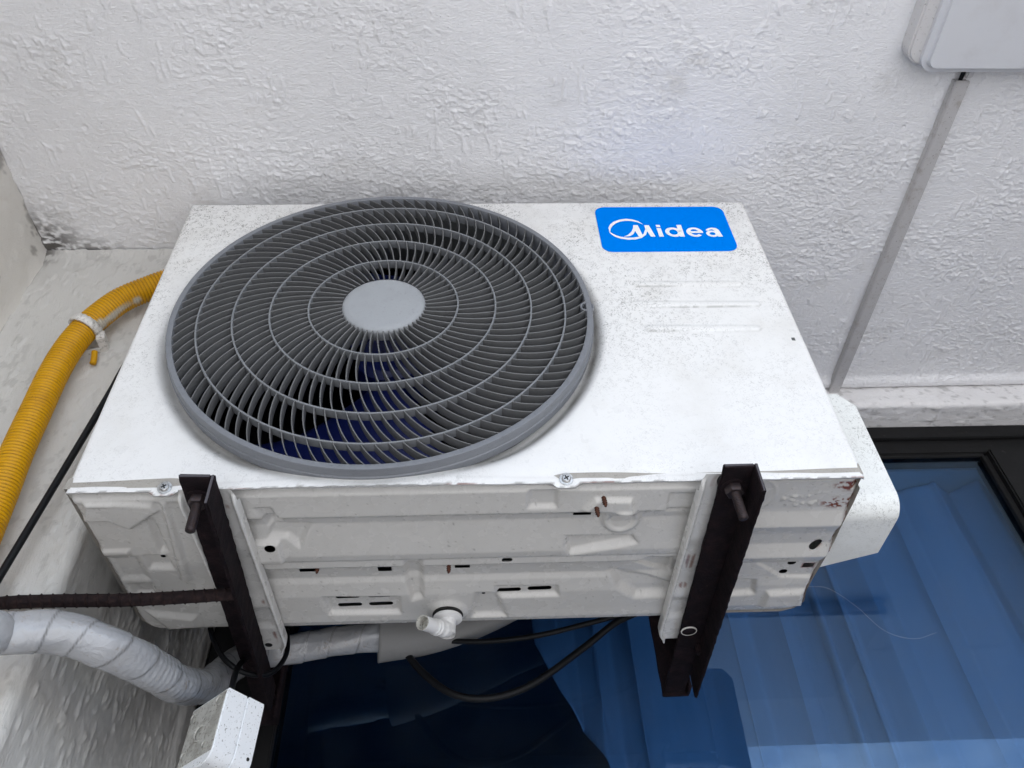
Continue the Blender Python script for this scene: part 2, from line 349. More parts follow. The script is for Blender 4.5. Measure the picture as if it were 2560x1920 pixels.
CZ = .560
def stucco(X, Y):
    wx = X+.006*(vn(X, Y, .02, .02, 3)-.5); wy = Y+.004*(vn(X, Y, .02, .02, 5)-.5)
    r1 = 1-np.abs(2*fbm(wx, wy, .0125, .0046, 3, 1, .6)-1)
    amp = sst(fbm(X, Y, .11, .07, 3, 11)+.10*sst(Y, -.3, .1), .40, .72)
    h = (.34+.66*amp)*(sst(r1, .76, .93))*.00062
    chips = sst(fbm(wx, wy, .010, .008, 3, 21, .6), .60, .645); h = h+chips*.0006*(.25+amp)+.0007*sst(vn(wx, wy, .0050, .0036, 25), .70, .80)*(.2+amp)
    vm = sst(vn(wx, wy, .0046, .024, 31), .78, .86)*sst(vn(X, Y, .06, .05, 33), .42, .55); h = h+vm*.0013
    pit = sst(vn(wx, wy, .0045, .0045, 41), .955, .985); h = h-pit*.0016
    h = h+.004*(fbm(X, Y, .3, .2, 2, 51)-.5)
    return h
def ceil_put(X, Y):
    h = stucco(X, Y); roll = .0065*sst(Y, .400, .418)*(1-sst(Y, .424, .434))
    return X, Y, CZ-h-roll
def ceil_grime_band(X, Y):
    d = np.hypot((X+.25)*1.0, (Y-.112)*.8); n = fbm(X, Y, .010, .006, 4, 61)
    g = (1-sst(d, .012, .085))*sst(n, .30, .55)*.95
    crack = (1-sst(np.abs(X+.2585-.003*(vn(Y, X*0, .02, 1, 5)-.5)), .0004, .0022))*sst(vn(Y, X*0, .03, 1, 9), .15, .4)
    g = np.maximum(g, crack*.95)
    g = np.maximum(g, .30*(1-sst(np.abs(Y-.004), .0, .055))*sst(X, .02, .12)*(1-sst(X, .60, .85))*(.35+.65*fbm(X, Y, .02, .01, 3, 71)))  # darker band across the ceiling above the unit's front edge
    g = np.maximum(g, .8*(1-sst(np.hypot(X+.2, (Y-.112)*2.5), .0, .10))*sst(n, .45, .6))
    return g
X, Y = np.meshgrid(np.arange(-.262, 1.56, .0017), np.arange(-.46, .4341, .0017))
ceil = thing('balcony_soffit', (.5, -.3, .6), 'rough white painted stucco ceiling over the wall unit', 'ceiling')
sheet('stucco_face', X, Y, ceil_put, None, M_ceil, ceil, {'grime_shade': ceil_grime_band}, origin=(.5, 0, CZ))
bm = bmesh.new(); box(bm, -4.2, 5.5, -1.13, .9, .566, .80); box(bm, -4.2, -.30, -1.13, .9, .5625, .565); bm_obj('slab', bm, M_ceil, ceil, origin=(.5, -.3, .7))
Xo, Yo = np.meshgrid(np.arange(-.262, 5.5, .012), np.arange(-1.125, -.4590, .012))
sheet('stucco_edge', Xo, Yo, lambda a, b: (a, b, CZ-stucco(a, b)), None, M_ceil, ceil, {'grime_shade': lambda a, b: a*0}, origin=(.5, -.8, CZ))
Xo, Yo = np.meshgrid(np.arange(1.555, 5.5, .012), np.arange(-.46, .434, .012))
sheet('stucco_edge', Xo, Yo, lambda a, b: (a, b, CZ-stucco(a, b)), None, M_ceil, ceil, {'grime_shade': lambda a, b: a*0}, origin=(3, 0, CZ))

# lintel beam: vertical face then underside (rounded arris), as one swept section
def lintel():
    sec = [(.4335, .568), (.4335, .540), (.4325, .525), (.4325, .5165), (.4338, .5125), (.4370, .5098), (.4410, .5090), (.470, .5090), (.4965, .5090), (.4975, .5100), (.4975, .568)]
    C = np.array([(0, a, b) for a, b in sec]); C, t = resample(C, .003); xs = np.arange(-.1, 2.2, .004); X = np.tile(xs, (len(C), 1)); T = np.tile(t[:, None], (1, len(xs)))
    def put(A, B):
        y = np.interp(B, t, C[:, 1]); z = np.interp(B, t, C[:, 2]); n = .0012*(fbm(A, B, .02, .010, 4, 5)-.5)*2+.0015*sst(vn(A, B, .012, .009, 9), .78, .9)*sst(vn(A, B, .12, .05, 8), .5, .65)
        w_ = sst(B, .04, .05)*(1-sst(B, t[-1]-.07, t[-1]-.062)); return A, y-n*(1-sst(B, .04, .06)), z-n*w_
    return sheet('lintel', X, T, put, None, M_lintel, None, {'grime_shade': lambda A, B: A*0+.3*sst(fbm(A, B, .014, .008, 4, 15), .66, .72)}, origin=(.9, .465, .53))
tag(lintel(), 'white painted lintel band above the blue window', 'lintel')

# column: front face, rounded ragged arris, slanted side face
def column():
    pts = [(-.262, .115), (-.045, .115)]
    for k in range(1, 8):
        a = k/8*R(84); pts.append((-.045+.012*math.sin(a), .127-.012*math.cos(a)))
    pts += [(-.0325, .130), (.0, .480), (.0005, .495)]
    C = np.array([(a, b, 0) for a, b in pts]); C, t = resample(C, .0020); zs = np.arange(-.42, .5601, .0026)
    A, Z = np.meshgrid(t, zs); tg = np.gradient(C, axis=0); tg /= np.linalg.norm(tg, axis=1)[:, None]
    tc_ = .217
    def put(A, Z):
        x = np.interp(A, t, C[:, 0]); y = np.interp(A, t, C[:, 1]); nx = np.interp(A, t, tg[:, 1]); ny = np.interp(A, t, -tg[:, 0])
        side = sst(A, tc_+.0, tc_+.03)
        hf = .0026*fbm(A, Z, .06, .08, 5, 3, .6)+.0015*sst(fbm(A, Z, .018, .026, 4, 9), .55, .62)
        hs = .0016*sst(fbm(A, Z, .0046, .017, 2, 13), .60, .74)*sst(vn(A, Z, .05, .06, 14), .15, .5)+.0022*fbm(A, Z, .012, .014, 4, 17, .6)
        arr = np.exp(-((A-tc_-.004)/.012)**2)*.006*(fbm(A, Z, .012, .014, 4, 23)-.35)
        roll = .004*np.exp(-((A-t[-1]+.030)/.012)**2)
        cove = .010*np.exp(-(.56-Z)/.010)*(1-side)
        h = hf*(1-side)+hs*side+arr+roll
        return x+nx*h, y+ny*h-cove, Z
    def col_grime_shade(A, Z):
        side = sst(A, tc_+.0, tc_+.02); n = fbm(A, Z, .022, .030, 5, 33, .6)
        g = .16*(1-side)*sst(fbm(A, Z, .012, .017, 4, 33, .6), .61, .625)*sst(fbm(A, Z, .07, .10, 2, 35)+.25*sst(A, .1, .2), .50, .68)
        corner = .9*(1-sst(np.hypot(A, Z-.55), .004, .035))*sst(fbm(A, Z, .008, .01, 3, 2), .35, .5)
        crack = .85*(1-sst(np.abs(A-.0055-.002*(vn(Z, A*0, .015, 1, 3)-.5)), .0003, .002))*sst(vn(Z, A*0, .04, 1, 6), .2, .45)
        return np.maximum(np.maximum(np.maximum(g, corner), crack), side*sst(Z, -.22, .06)*(.35+.35*sst(fbm(A, Z, .03, .12, 4, 37), .35, .75)))  # streaky darkening stands in for shade on the side face, fading downward
    c = thing('column', (-.12, .3, GZ), 'white plastered column with a ragged corner left of the air conditioner', 'column')
    sheet('plaster_face', A, Z, put, None, M_col, c, {'grime_shade': col_grime_shade}, origin=(-.1, .2, .1))
    bm = bmesh.new(); v = [(-.262, .118), (-.046, .118), (-.036, .126), (-.004, .495), (-.262, .495)]
    lo = [bm.verts.new((a, b, GZ)) for a, b in v]; hi = [bm.verts.new((a, b, -.415)) for a, b in v]
    bm.faces.new(lo[::-1]); bm.faces.new(hi)
    for k in range(5): bm.faces.new((lo[k], lo[(k+1) % 5], hi[(k+1) % 5], hi[k]))
    bm_obj('column_base', bm, M_col, c, origin=(-.12, .3, -1.2))
    return c
column()
def sidewall():
    X, Z = np.meshgrid(np.arange(-1.1, .1201, .005), np.arange(-.45, .5601, .005))
    h = lambda Y, Z: .0022*fbm(Y, Z, .05, .05, 4, 43)+.0012*sst(fbm(Y, Z, .02, .02, 4, 45), .56, .61)+.004*np.exp(-(.115-Y)/.008)
    c = thing('side_wall', (-.32, -.5, GZ), 'cream white plastered side wall left of the hose and column', 'wall')
    sheet('plaster_face', X, Z, lambda Y, Z: (-.2595+h(Y, Z), Y, Z), None, M_side, c, {'grime_shade': lambda Y, Z: .5*sst(fbm(Y, Z, .03, .03, 4, 47), .68, .72)}, origin=(-.26, -.4, 0))
    bm = bmesh.new(); box(bm, -.40, -.2612, -1.1, .5, GZ, .562); bm_obj('wall_core', bm, M_side, c, origin=(-.33, -.4, -.8))
sidewall()

def side_light_block():  # unseen wall added to cut light on right-facing surfaces
    bm = bmesh.new(); box(bm, 2.46, 2.75, -1.1, .485, GZ, .562, bev=.008); bm_obj_ = bm_obj('light_block_wall', bm, mat('light_block_dark', (.12, .09, .075), .85), None, auto=40, origin=(2.6, -.3, GZ))
    return tag(bm_obj_, 'added dark brown wall out of view on the right, cutting side light', 'wall')
side_light_block()

# ================================================================ window, curtain, room
win = thing('window', (.72, .5, -.3), 'blue tinted window in a black frame under the lintel', 'window')
def fr(name, *d, bev=.002): return boxo(name, d, M_frame, win, bev)
fr('frame_header', -.0, 5.4, .4985, .545, .447, .5115); fr('frame_header', -.0, 2.2, .4900, .4985, .478, .5082, bev=.0015)
fr('glazing_bead', .12, 1.346, .5005, .5045, .4395, .4470, bev=.001)
fr('jamb', .0015, .118, .4985, .545, -1.3, .447); fr('mullion', 1.349, 1.430, .486, .545, -1.3, .4470, bev=.003)
fr('glazing_bead', 1.338, 1.349, .497, .506, -1.3, .4395, bev=.001); fr('mullion', 2.15, 2.23, .486, .545, -1.3, .447, bev=.003); fr('mullion', 3.80, 3.88, .486, .545, -1.3, .447, bev=.003); fr('sill', .0, 5.4, .49, .55, -2.09, -1.3)
boxo('glass_pane', (.118, 1.349, .5080, .5095, -1.3, .447), M_glass, win); boxo('glass_pane', (1.430, 2.15, .5080, .5095, -1.3, .447), M_glass, win); boxo('glass_pane', (2.23, 3.80, .5080, .5095, -1.3, .447), M_glass, win); boxo('glass_pane', (3.88, 5.4, .5080, .5095, -1.3, .447), M_glass, win)  # glazing continued out of view on the right, added to cut bounced light
cz_ = [.45, .30, .177, .132, .09, .0495, .001, -.058, -.6, -1.35]; cx_ = [.485, .487, .4908, .4934, .5097, .5272, .5562, .585, .72, .80]
U_, Z_ = np.meshgrid(np.linspace(0, 1, 620), np.linspace(-1.34, .4445, 240))
def curt(U, Z):
    X = .40+1.2*U; s = X
    p = s*24+2.6*vn(s, s*0, .13, 1, 3)+.35*vn(s, Z, .2, .5, 4); a = .45+.9*vn(s, s*0, .06, 1, 8)
    y = .592+.021*a*(1-np.abs(np.sin(p*1.5))**.8*2)+.004*np.sin(p*5.1+1)*a
    return X+.014*np.sin(p*3.0)*sst(X-np.interp(Z, cz_[::-1], cx_[::-1]), 0, .08)+.012*(vn(X, Z, .2, .6, 12)-.5), y+.012*(vn(X, Z, .2, .5, 9)-.5), Z
c = sheet('curtain', U_, Z_, curt, lambda U, Z: (.40+1.2*U)+.010*np.sin(4.7*((.40+1.2*U)*24+1.6*vn(.40+1.2*U, U*0, .11, 1, 3)))*0-np.interp(Z, cz_[::-1], cx_[::-1]), M_curt, None, origin=(1.05, .585, -.3)); tag(c, 'pleated curtain hanging behind the blue window glass', 'curtain')
md = c.modifiers.new('s', 'SOLIDIFY'); md.thickness = .001
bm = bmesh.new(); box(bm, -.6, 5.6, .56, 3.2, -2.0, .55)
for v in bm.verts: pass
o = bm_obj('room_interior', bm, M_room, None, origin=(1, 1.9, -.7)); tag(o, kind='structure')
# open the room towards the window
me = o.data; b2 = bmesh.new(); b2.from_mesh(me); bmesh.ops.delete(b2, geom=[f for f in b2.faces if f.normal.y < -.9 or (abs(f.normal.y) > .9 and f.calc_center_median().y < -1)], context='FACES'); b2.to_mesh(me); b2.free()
bm = bmesh.new(); box(bm, -4.2, -.0035, .50, .70, GZ, .5655); box(bm, 5.4, 5.6, .50, .70, GZ, .5655); box(bm, -.0035, 5.4, .5505, .70, .4475, .5655)
o = bm_obj('facade_wall', bm, M_side, None, origin=(.7, .6, -1.5)); tag(o, 'painted wall around the blue window behind the column', 'wall')

# ================================================================ air conditioner
W, H, D = .80, .519, .27; CX, CZG = .2955, .2525
ac = thing('air_conditioner', (.4, .135, 0), 'white wall mounted outdoor air conditioner with grey round fan grille and blue badge', 'air conditioner')
X, Z = np.meshgrid(np.arange(0, .80001, .0025), np.arange(-.0125, .51901, .0025)); X = X*.8/X.max(); Z = np.where(Z > .5164, .519, Z)
bump_ = lambda x: sst(1-np.abs(x-.298)/.20, .0, .85)
def low(x): return -.0028-.0038*bump_(x)-.0055*(sst(.016-np.abs(x-.0965), 0, .008)+sst(.016-np.abs(x-.4935), 0, .008))
def front_out(x, z): return np.minimum(np.hypot(x-CX, z-CZG)-.2447, z-low(x))
slots_ = [((.6135, .3205), (.7445, .3190)), ((.603, .2795), (.7580, .2775)), ((.616, .2332), (.7465, .2308))]
def front_put(x, z):
    r = np.hypot(x-CX, z-CZG); y = .0045*(1-sst(np.minimum(x, .8-x), 0, .0045))**2+.006*(1-sst(.519-z, 0, .006))**2
    y = y+.0120*(1-sst(r, .2500, .2680))*sst(z, .004, .06)
    zz = z-.004*bump_(x)*0; st_ = .0008*np.clip((.0205-zz)/.014, 0, 1); fl = 1-sst(zz, .0035, .0060)
    y = y+st_*(1-fl)+fl*.0004; y = y-.0075*bump_(x)*(1-sst(z, .000, .045))
    for a, b in slots_: y = y-.0015*(1-sst(sd_cap(x, z, a, b, .0052), -.0024, .0002))
    y = y+.0006*(fbm(x, z, .14, .12, 2, 77)-.5)+(1-sst(z, .0, .006))*.0010*(vn(x, z, .02, .02, 5)-.5)
    return x, y, z
def front_grime_shade(x, z):
    r = np.hypot(x-CX, z-CZG); n = fbm(x, z, .02, .02, 4, 81)
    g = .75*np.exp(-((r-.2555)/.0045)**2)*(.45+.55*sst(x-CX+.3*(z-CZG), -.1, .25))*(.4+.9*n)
    g = g+.20*np.exp(-np.clip(r-.25, 0, 1)/.012)  # broad dark halo paints the dish's shading around the rim
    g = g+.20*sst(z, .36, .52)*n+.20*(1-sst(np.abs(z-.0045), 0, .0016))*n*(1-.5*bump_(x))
    for a, b in slots_: s_ = sd_cap(x, z+.0005, a, b, .0052); g = np.maximum(g, .55*(1-sst(np.abs(s_), .0002, .0013))*np.where(z < a[1], 1., .25)*(.35+.65*sst(vn(x, z, .006, .002, 19), .3, .6)))
    g = np.maximum(g, .8*(1-sst(z-low(x), .0002, .0016))*sst(vn(x, z, .006, .006, 9), .35, .6))
    g = np.maximum(g, .35*sst(vn(x, z, .0045, .0045, 15), .62, .8)*(1-sst(np.hypot((x-.31)/.11, (z-.0)/.03), .5, 1)))
    return g
panel = sheet('front_panel', X, Z, front_put, front_out, M_panel, ac, {'grime_shade': front_grime_shade, 'rust': lambda x, z: .9*sst(vn(x, z, .005, .004, 3), .5, .7)*(1-sst(z-low(x), 0, .0022))*sst(vn(x, z, .05, .05, 4), .55, .7)}, origin=(.4, 0, .26))
xs_ = np.arange(.002, .7981, .004); V = []; F = []
for x in xs_:
    l_ = float(low(np.array(x))); y_ = float(front_put(np.array([x]), np.array([l_]))[1][0]); V += [(x, y_+.0002, l_+.0001), (x, y_+.0022, l_+.0004), (x, .0035, l_+.0022+.0035)]
F = [f for i in range(len(xs_)-1) for f in ((3*i, 3*i+3, 3*i+4, 3*i+1), (3*i+1, 3*i+4, 3*i+5, 3*i+2))]
mesh('panel_flange', V, F, M_panel, ac, origin=(.4, 0, 0))
boxo('side_panel', (.0006, .0030, .0048, .268, .010, .517), M_panel, ac, .0006); boxo('side_panel', (.797, .7994, .0048, .268, .010, .517), M_panel, ac, .0006)
boxo('top_panel', (.0034, .7966, .0064, .274, .5155, .5182), M_panel, ac, .0006)
bm = bmesh.new(); box(bm, .0035, .797, .262, .266, .02, .515); bm_obj('back_panel', bm, M_shroud, ac, origin=(.4, .264, .26))

# --- base pan with pressed relief
kC = [(0, 1), (.0085, 1), (.0135, 4.6), (.027, 5.2), (.0457, 6.2), (.0531, 3.6), (.0545, 3.3), (.0644, 2.9), (.072, 3.8), (.1119, 7.4), (.1223, 7.1), (.1245, 6.5), (.137, 7.1), (.1385, 4.0), (.1405, 2.9), (.1688, 2.4), (.176, 4.4), (.1975, 6.4), (.235, 7.0), (.2509, 7.6), (.257, 5.6), (.272, 5.0)]
kL = [(0, 1), (.007, 1), (.012, 5.2), (.0165, 5.6), (.020, 4.4), (.272, 4.4)]
kR = [(0, 3), (.055, 3), (.0598, 3.2), (.080, 6.4), (.0945, 4.4), (.099, 4.0), (.118, 3.6), (.1370, 7.0), (.149, 5), (.1535, 4.1), (.185, 3.9), (.20, 5), (.245, 5), (.260, 3.3), (.272, 2)]
FE = [([(.2221, .1973), (.3132, .2004), (.3116, .2379), (.2255, .2361)], -2.8, .007), ([(.3213, .1239), (.3423, .1247), (.3402, .2051), (.3251, .2116), (.3193, .1695)], -3.2, .010),
 ([(.1891, .0608), (.2314, .0623), (.2139, .101), (.2018, .0845), (.1803, .0837)], -2.6, .009), ([(.1664, .0851), (.1946, .0862), (.1955, .1208), (.1595, .1193)], 2.6, .004),
 ([(.3992, .1961), (.4271, .1974), (.4393, .2518), (.3919, .252)], -3.2, .012), ([(.524, .0234), (.564, .0247), (.5692, .0479), (.5105, .0439)], 2.4, .007),
 ([(.4992, .0898), (.5708, .0904), (.5644, .0777), (.5787, .1034), (.5038, .1221), (.4978, .1067)], -4.2, .009), ([(.4224, .1867), (.4963, .1876), (.4989, .2087), (.4252, .209)], -2.8, .007),
 ([(.5509, .1626), (.6022, .1743), (.6308, .1876), (.6351, .215), (.5877, .2178), (.565, .1968)], -4.2, .018), ([(.5708, .1427), (.596, .1291), (.6243, .1303), (.6256, .1717), (.6006, .1624)], -2.2, .004),
 ([(.0146, .0132), (.082, .0173), (.0852, .0313), (.047, .0628), (.0298, .0476), (.0024, .0466)], 2.6, .008), ([(.0439, .111), (.0692, .112), (.0707, .1401), (.0423, .1389)], -3.4, .007),
 ([(-.0013, .0979), (.0354, .0971), (.0333, .1083), (-.0016, .1103)], 1.6, .006), ([(.0637, .0489), (.0737, .045), (.0733, .1041), (.0627, .1095)], -3.2, .006),
 ([(.0884, .0156), (.096, .0178), (.085, .1601), (.0714, .1596)], 2.4, .007), ([(.0103, .1667), (.0399, .1656), (.0361, .1933), (.0107, .1921)], -2.8, .009), ([(.013, .2213), (.0721, .2351), (.0723, .2633), (.0284, .2667)], 2.6, .014),
 ([(.003, .112), (.040, .112), (.040, .160), (.003, .160)], -1.6, .014), ([(.7207, .1542), (.8025, .1552), (.7965, .1891), (.7585, .1874)], -1.4, .004), ([(.6967, .1873), (.7315, .1888), (.736, .2208), (.6985, .2245)], -3, .010), ([(.7453, .2105), (.7943, .2074), (.8019, .2461), (.744, .2489)], 3, .013),
 ([(.178, .030), (.196, .030), (.204, .062), (.185, .066)], -3.5, .009), ([(.60, .02), (.66, .02), (.66, .055), (.60, .055)], -1.8, .006), ([(.455, .012), (.487, .012), (.487, .040), (.455, .040)], -2.2, .008)]
def cap_sl(cx, cy, l, r, ang=-1.2): a = R(ang); return ((cx-l/2*math.cos(a), cy-l/2*math.sin(a)), (cx+l/2*math.cos(a), cy+l/2*math.sin(a)), r)
HOL = [cap_sl(.2509, .2060, .0215, .0034), cap_sl(.2880, .2054, .0215, .0034), cap_sl(.2517, .2228, .0215, .0034), cap_sl(.2882, .2224, .0215, .0034), cap_sl(.4391, .1999, .0215, .0034), cap_sl(.475, .1984, .0215, .0034),
 ((.1829, .0931), (.1845, .0931), .0050), ((.4327, .1289), (.4387, .1287), .0030), ((.0603, .1232), (.0603, .1232), .0028), ((.765, .1603), (.7667, .1603), .0042), ((.7596, .1787), (.7612, .1787), .0042), ((.4093, .2072), (.4093, .2072), .0022), ((.7790, .1225), (.7835, .1165), .0046)]
RH = [(.2985, .1500, .0078, .0082), (.2125, .1480, .0090, .0075), (.3858, .1475, .0085, .0075), (.5140, .0545, .0095, .0042), (.787, .1665, .0065, .0042)]
outline = [(-.001, .0006), (-.001, .240), (.0008, .252), (.0070, .2640), (.0168, .2715), (.030, .2725), (.70, .2700), (.7139, .2700), (.780, .2700), (.7955, .2630), (.8045, .2480), (.8000, .2220), (.8010, .1900), (.8030, .155), (.8040, .12), (.803, .09), (.8035, .050), (.8025, .024), (.7985, .0190), (.7985, .0006)]
def pan_out(x, y):
    d = -sd_poly(x, y, outline)
    for a, b, r in HOL: d = np.minimum(d, sd_cap(x, y, a, b, r))
    for cx, cy, hx, hy in RH: q = np.maximum(np.abs(x-cx)-hx, np.abs(y-cy)-hy); d = np.minimum(d, q)
    return d
def pan_h(x, y):
    C = np.interp(y, *zip(*kC)); L_ = np.interp(y, *zip(*kL)); R_ = np.interp(y, *zip(*kR))
    a = sst(x, .105, .165); b = sst(x, .62, .70); h = (L_*(1-a)+C*a)*(1-b)+R_*b
    yc = sst(x, .47, .62)
    for P_, dh, w_ in FE: h = h+dh*(1-sst(sd_poly(x, y, P_), -w_*.62, w_*.12))
    h = h+2.2*(1-sst(np.hypot(x-.367, y-.234), .016, .026)); h = h+2.4*(1-sst(np.hypot(x-.556, y-.0633), .0165, .0235))-1.0*(1-sst(np.hypot(x-.556, y-.0633), .0125, .0145))
    h = h+.8*(1-sst(np.abs(np.hypot(x-.686, y-.03)-.014), 0, .003))+.5*(1-sst(np.abs(np.hypot(x-.686, y-.03)-.028), 0, .003))
    h = h+.9*sst(vn(x, y, .0035, .003, 55), .62, .8)*(1-sst(np.maximum(np.abs(x-.7455)-.024, np.abs(y-.040)-.012), -.004, .001))
    cor = .0 if False else 5*(1-sst(-sd_poly(x, y, outline), 0, .008)); return h-cor*.8
_hx = np.arange(-.006, .8085, .00165); _hy = np.arange(-.001, .275, .00165)
_PX, _PY = np.meshgrid(_hx, _hy); _PH = pan_h(_PX, _PY)
for _ in range(0): _PH[1:-1, 1:-1] = (_PH[1:-1, 1:-1]*2+_PH[:-2, 1:-1]+_PH[2:, 1:-1]+_PH[1:-1, :-2]+_PH[1:-1, 2:])/6
def samp(x, y):
    i = np.clip((x-_hx[0])/.00165, 0, len(_hx)-1.001); j = np.clip((y-_hy[0])/.00165, 0, len(_hy)-1.001); a = i.astype(int); b = j.astype(int); u = i-a; v = j-b
    return (_PH[b, a]*(1-u)+_PH[b, a+1]*u)*(1-v)+(_PH[b+1, a]*(1-u)+_PH[b+1, a+1]*u)*v
def pan_rust(x, y):
    n = fbm(x, y, .0055, .004, 3, 91, .6)
    s = sst(n, .56, .62)*(1-sst(np.hypot((x-.790)/.022, (y-.016)/.014), .5, 1.)); s = np.maximum(s, sst(n, .55, .62)*(1-sst(np.hypot((x-.787)/.026, (y-.046)/.012), .5, 1.)))
    for cx, cy, hx, hy in RH[-1:]: s = np.maximum(s, .9*(1-sst(np.abs(np.maximum(np.abs(x-cx)-hx, np.abs(y-cy)-hy)), .0004, .002))*sst(n, .35, .6))
    s = np.maximum(s, .8*(1-sst(sd_cap(x, y, *HOL[-1]), .0, .0022))*sst(n, .45, .6))
    e = -sd_poly(x, y, outline); s = np.maximum(s, .95*(1-sst(e, .0002, .0034))*sst(n, .40, .6)*sst(x, .6, .75))
    s = np.maximum(s, .45*(1-sst(e, .0, .0018))*sst(n, .5, .6)); return s
def pan_gr(x, y): return .04*sst(fbm(x, y, .06, .05, 4, 95), .6, .75)+.75*(1-sst(y, .0, .0045))*sst(fbm(x, y, .01, .005, 3, 96), .25, .6)+.5*sst(vn(x, y, .0022, .0022, 97), .93, .97)
def z_at(x, y): return float(.0072-.0020*samp(np.array([x]), np.array([y]))[0])
sheet('base_pan', _PX, _PY, lambda x, y: (x, y, .0072-.0020*samp(x, y)), pan_out, M_pan, ac, {'rust': pan_rust, 'grime_shade': pan_gr}, origin=(.4, .135, 0))
ol = np.array(outline+[outline[0]]); ol3, _t = resample(np.c_[ol, ol[:, 0]*0], .003); V = []; F = []
for i, (x, y, _) in enumerate(ol3): V += [(x, y, .0022), (x+.0004*(x < .4)-.0004*(x > .4), y, .016)]
F = [(2*i, 2*i+1, 2*i+3, 2*i+2) for i in range(len(ol3)-1)]
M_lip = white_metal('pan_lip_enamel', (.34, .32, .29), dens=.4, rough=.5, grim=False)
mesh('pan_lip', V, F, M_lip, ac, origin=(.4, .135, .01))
lathe('plug', [(0, .0050), (.0105, .0050), (.0122, .0042), (.0124, .0), (.0122, -.004)], (0, 0, -1), (.5562, .0633, z_at(.5562, .0633)+.0046), M_pan, ac, 32)
# inside seen through the grille and the holes
bm = bmesh.new(); box(bm, .006, .0075, .02, .255, .02, .51); box(bm, .56, .5615, .02, .255, .02, .51); box(bm, .006, .5615, .02, .255, .5085, .510); box(bm, .006, .79, .02, .255, .022, .0235); bm_obj('inner_dark_panels', bm, M_dark, ac, origin=(.3, .13, .25))  # added near-black panels stand in for the dark of the unlit inside
bm = bmesh.new(); box(bm, .010, .558, .235, .250, .026, .506); box(bm, .008, .022, .05, .234, .026, .506); bm_obj('coil', bm, M_fin, ac, origin=(.3, .24, .25))
for x, y in ((.2100, .146), (.3010, .1515), (.3870, .1480), (.5180, .0545)): boxo('inner_bracket', (x-.0065, x+.0065, y-.004, y+.0055, .008, .012), M_zinc if x < .5 else M_dark, ac)
lathe('shroud', [(.2440, -.006), (.2440, .006), (.2385, .0075), (.2340, .020), (.2325, .085), (.2370, .098)], (0, 1, 0), (CX, 0, CZG), M_shroud, ac, 96)
lathe('fan_motor', [(0, .12), (.045, .12), (.045, .19), (0, .19)], (0, 1, 0), (CX, 0, CZG), M_dark, ac, 24)
fan = lathe('fan', [(0, .050), (.034, .052), (.042, .060), (.044, .115), (.040, .116)], (0, 1, 0), (CX, 0, CZG), M_blue, ac, 40)
def blade(a0):
    V = []; F = []; nr, na = 14, 16
    for i in range(nr):
        r = .043+(.222-.043)*i/(nr-1); s0 = R(-34-10*(i/(nr-1))+8*math.sin(i/(nr-1)*PI)); s1 = R(34+12*(i/(nr-1)))
        for j in range(na):
            u = j/(na-1); a = a0+s0+(s1-s0)*u; V.append((CX+r*math.cos(a), .105-.052*u-.010*math.sin(PI*u), CZG+r*math.sin(a)))
    n0 = len(V)
    F = [(i*na+j, i*na+j+1, (i+1)*na+j+1, (i+1)*na+j) for i in range(nr-1) for j in range(na-1)]
    o = mesh('blade', V, F, M_blue, fan, origin=(CX+.13*math.cos(a0), .08, CZG+.13*math.sin(a0))); m = o.modifiers.new('s', 'SOLIDIFY'); m.thickness = .0022
for a0 in (-108, 12, 132): blade(R(a0))

# --- grille
def yg(r): return -.0268+.0068*(np.clip(r, .05, .245)/.245)**2.2
gr_ = lathe('fan_grille', [(.2428, .008), (.2427, -.0190), (.2431, -.0199), (.2438, -.0203), (.2488, -.0203), (.2494, -.0199), (.2498, -.0188), (.2504, -.0098), (.2516, -.0088), (.2518, -.0060), (.2515, .0010), (.2480, .0040)], (0, 1, 0), (CX, 0, CZG), M_rim, ac, 192, auto=30)
RR = [.0497, .0883, .1333, .1761, .2168]
def ringmesh(r, w_, dep):
    y0 = float(yg(np.array(r)))
    return lathe('ring', [(r-w_/2, y0+dep), (r-w_/2, y0+.0004), (r-w_/4, y0), (r+w_/4, y0), (r+w_/2, y0+.0004), (r+w_/2, y0+dep), (r-w_/2, y0+dep)], (0, 1, 0), (CX, 0, CZG), M_ring, gr_, 128, auto=30)
for r in RR[1:]: ringmesh(r, .0021, .0112)
lathe('hub', [(0, -.0282), (.040, -.0280), (.0468, -.0268), (.0494, -.0245), (.0500, -.0215), (.0500, -.012), (.047, -.012)], (0, 1, 0), (CX, 0, CZG), M_hub, gr_, 96, auto=45)
def vane_vf(r0, r1, sweep, th=.0014, dep=.0125, bow=.0, a0=0.):
    n = 7; V = []; F = []
    for i in range(n):
        u = i/(n-1); r = r0+(r1-r0)*u; a = a0+sweep*(u+bow*u*(1-u)); y0 = float(yg(np.array(r)))+.0003
        da = th/2/r
        for da_, yy in ((-da, y0+.0003), (0, y0), (da, y0+.0003), (da, y0+dep), (-da, y0+dep)): V.append((r*math.cos(a+da_), yy, r*math.sin(a+da_)))
    for i in range(n-1):
        for j in range(5): k = (j+1) % 5; F.append((i*5+j, i*5+k, (i+1)*5+k, (i+1)*5+j))
    return V, F
zones = [(0, 50, 5.2, 7), (1, 70, 6.2, 3.5), (2, 84, 7.0, 1), (3, 93, 7.2, 2), (4, 97, 5.6, .5)]
r_in = RR; r_out = RR[1:]+[.2430]
SV = []; SF = []
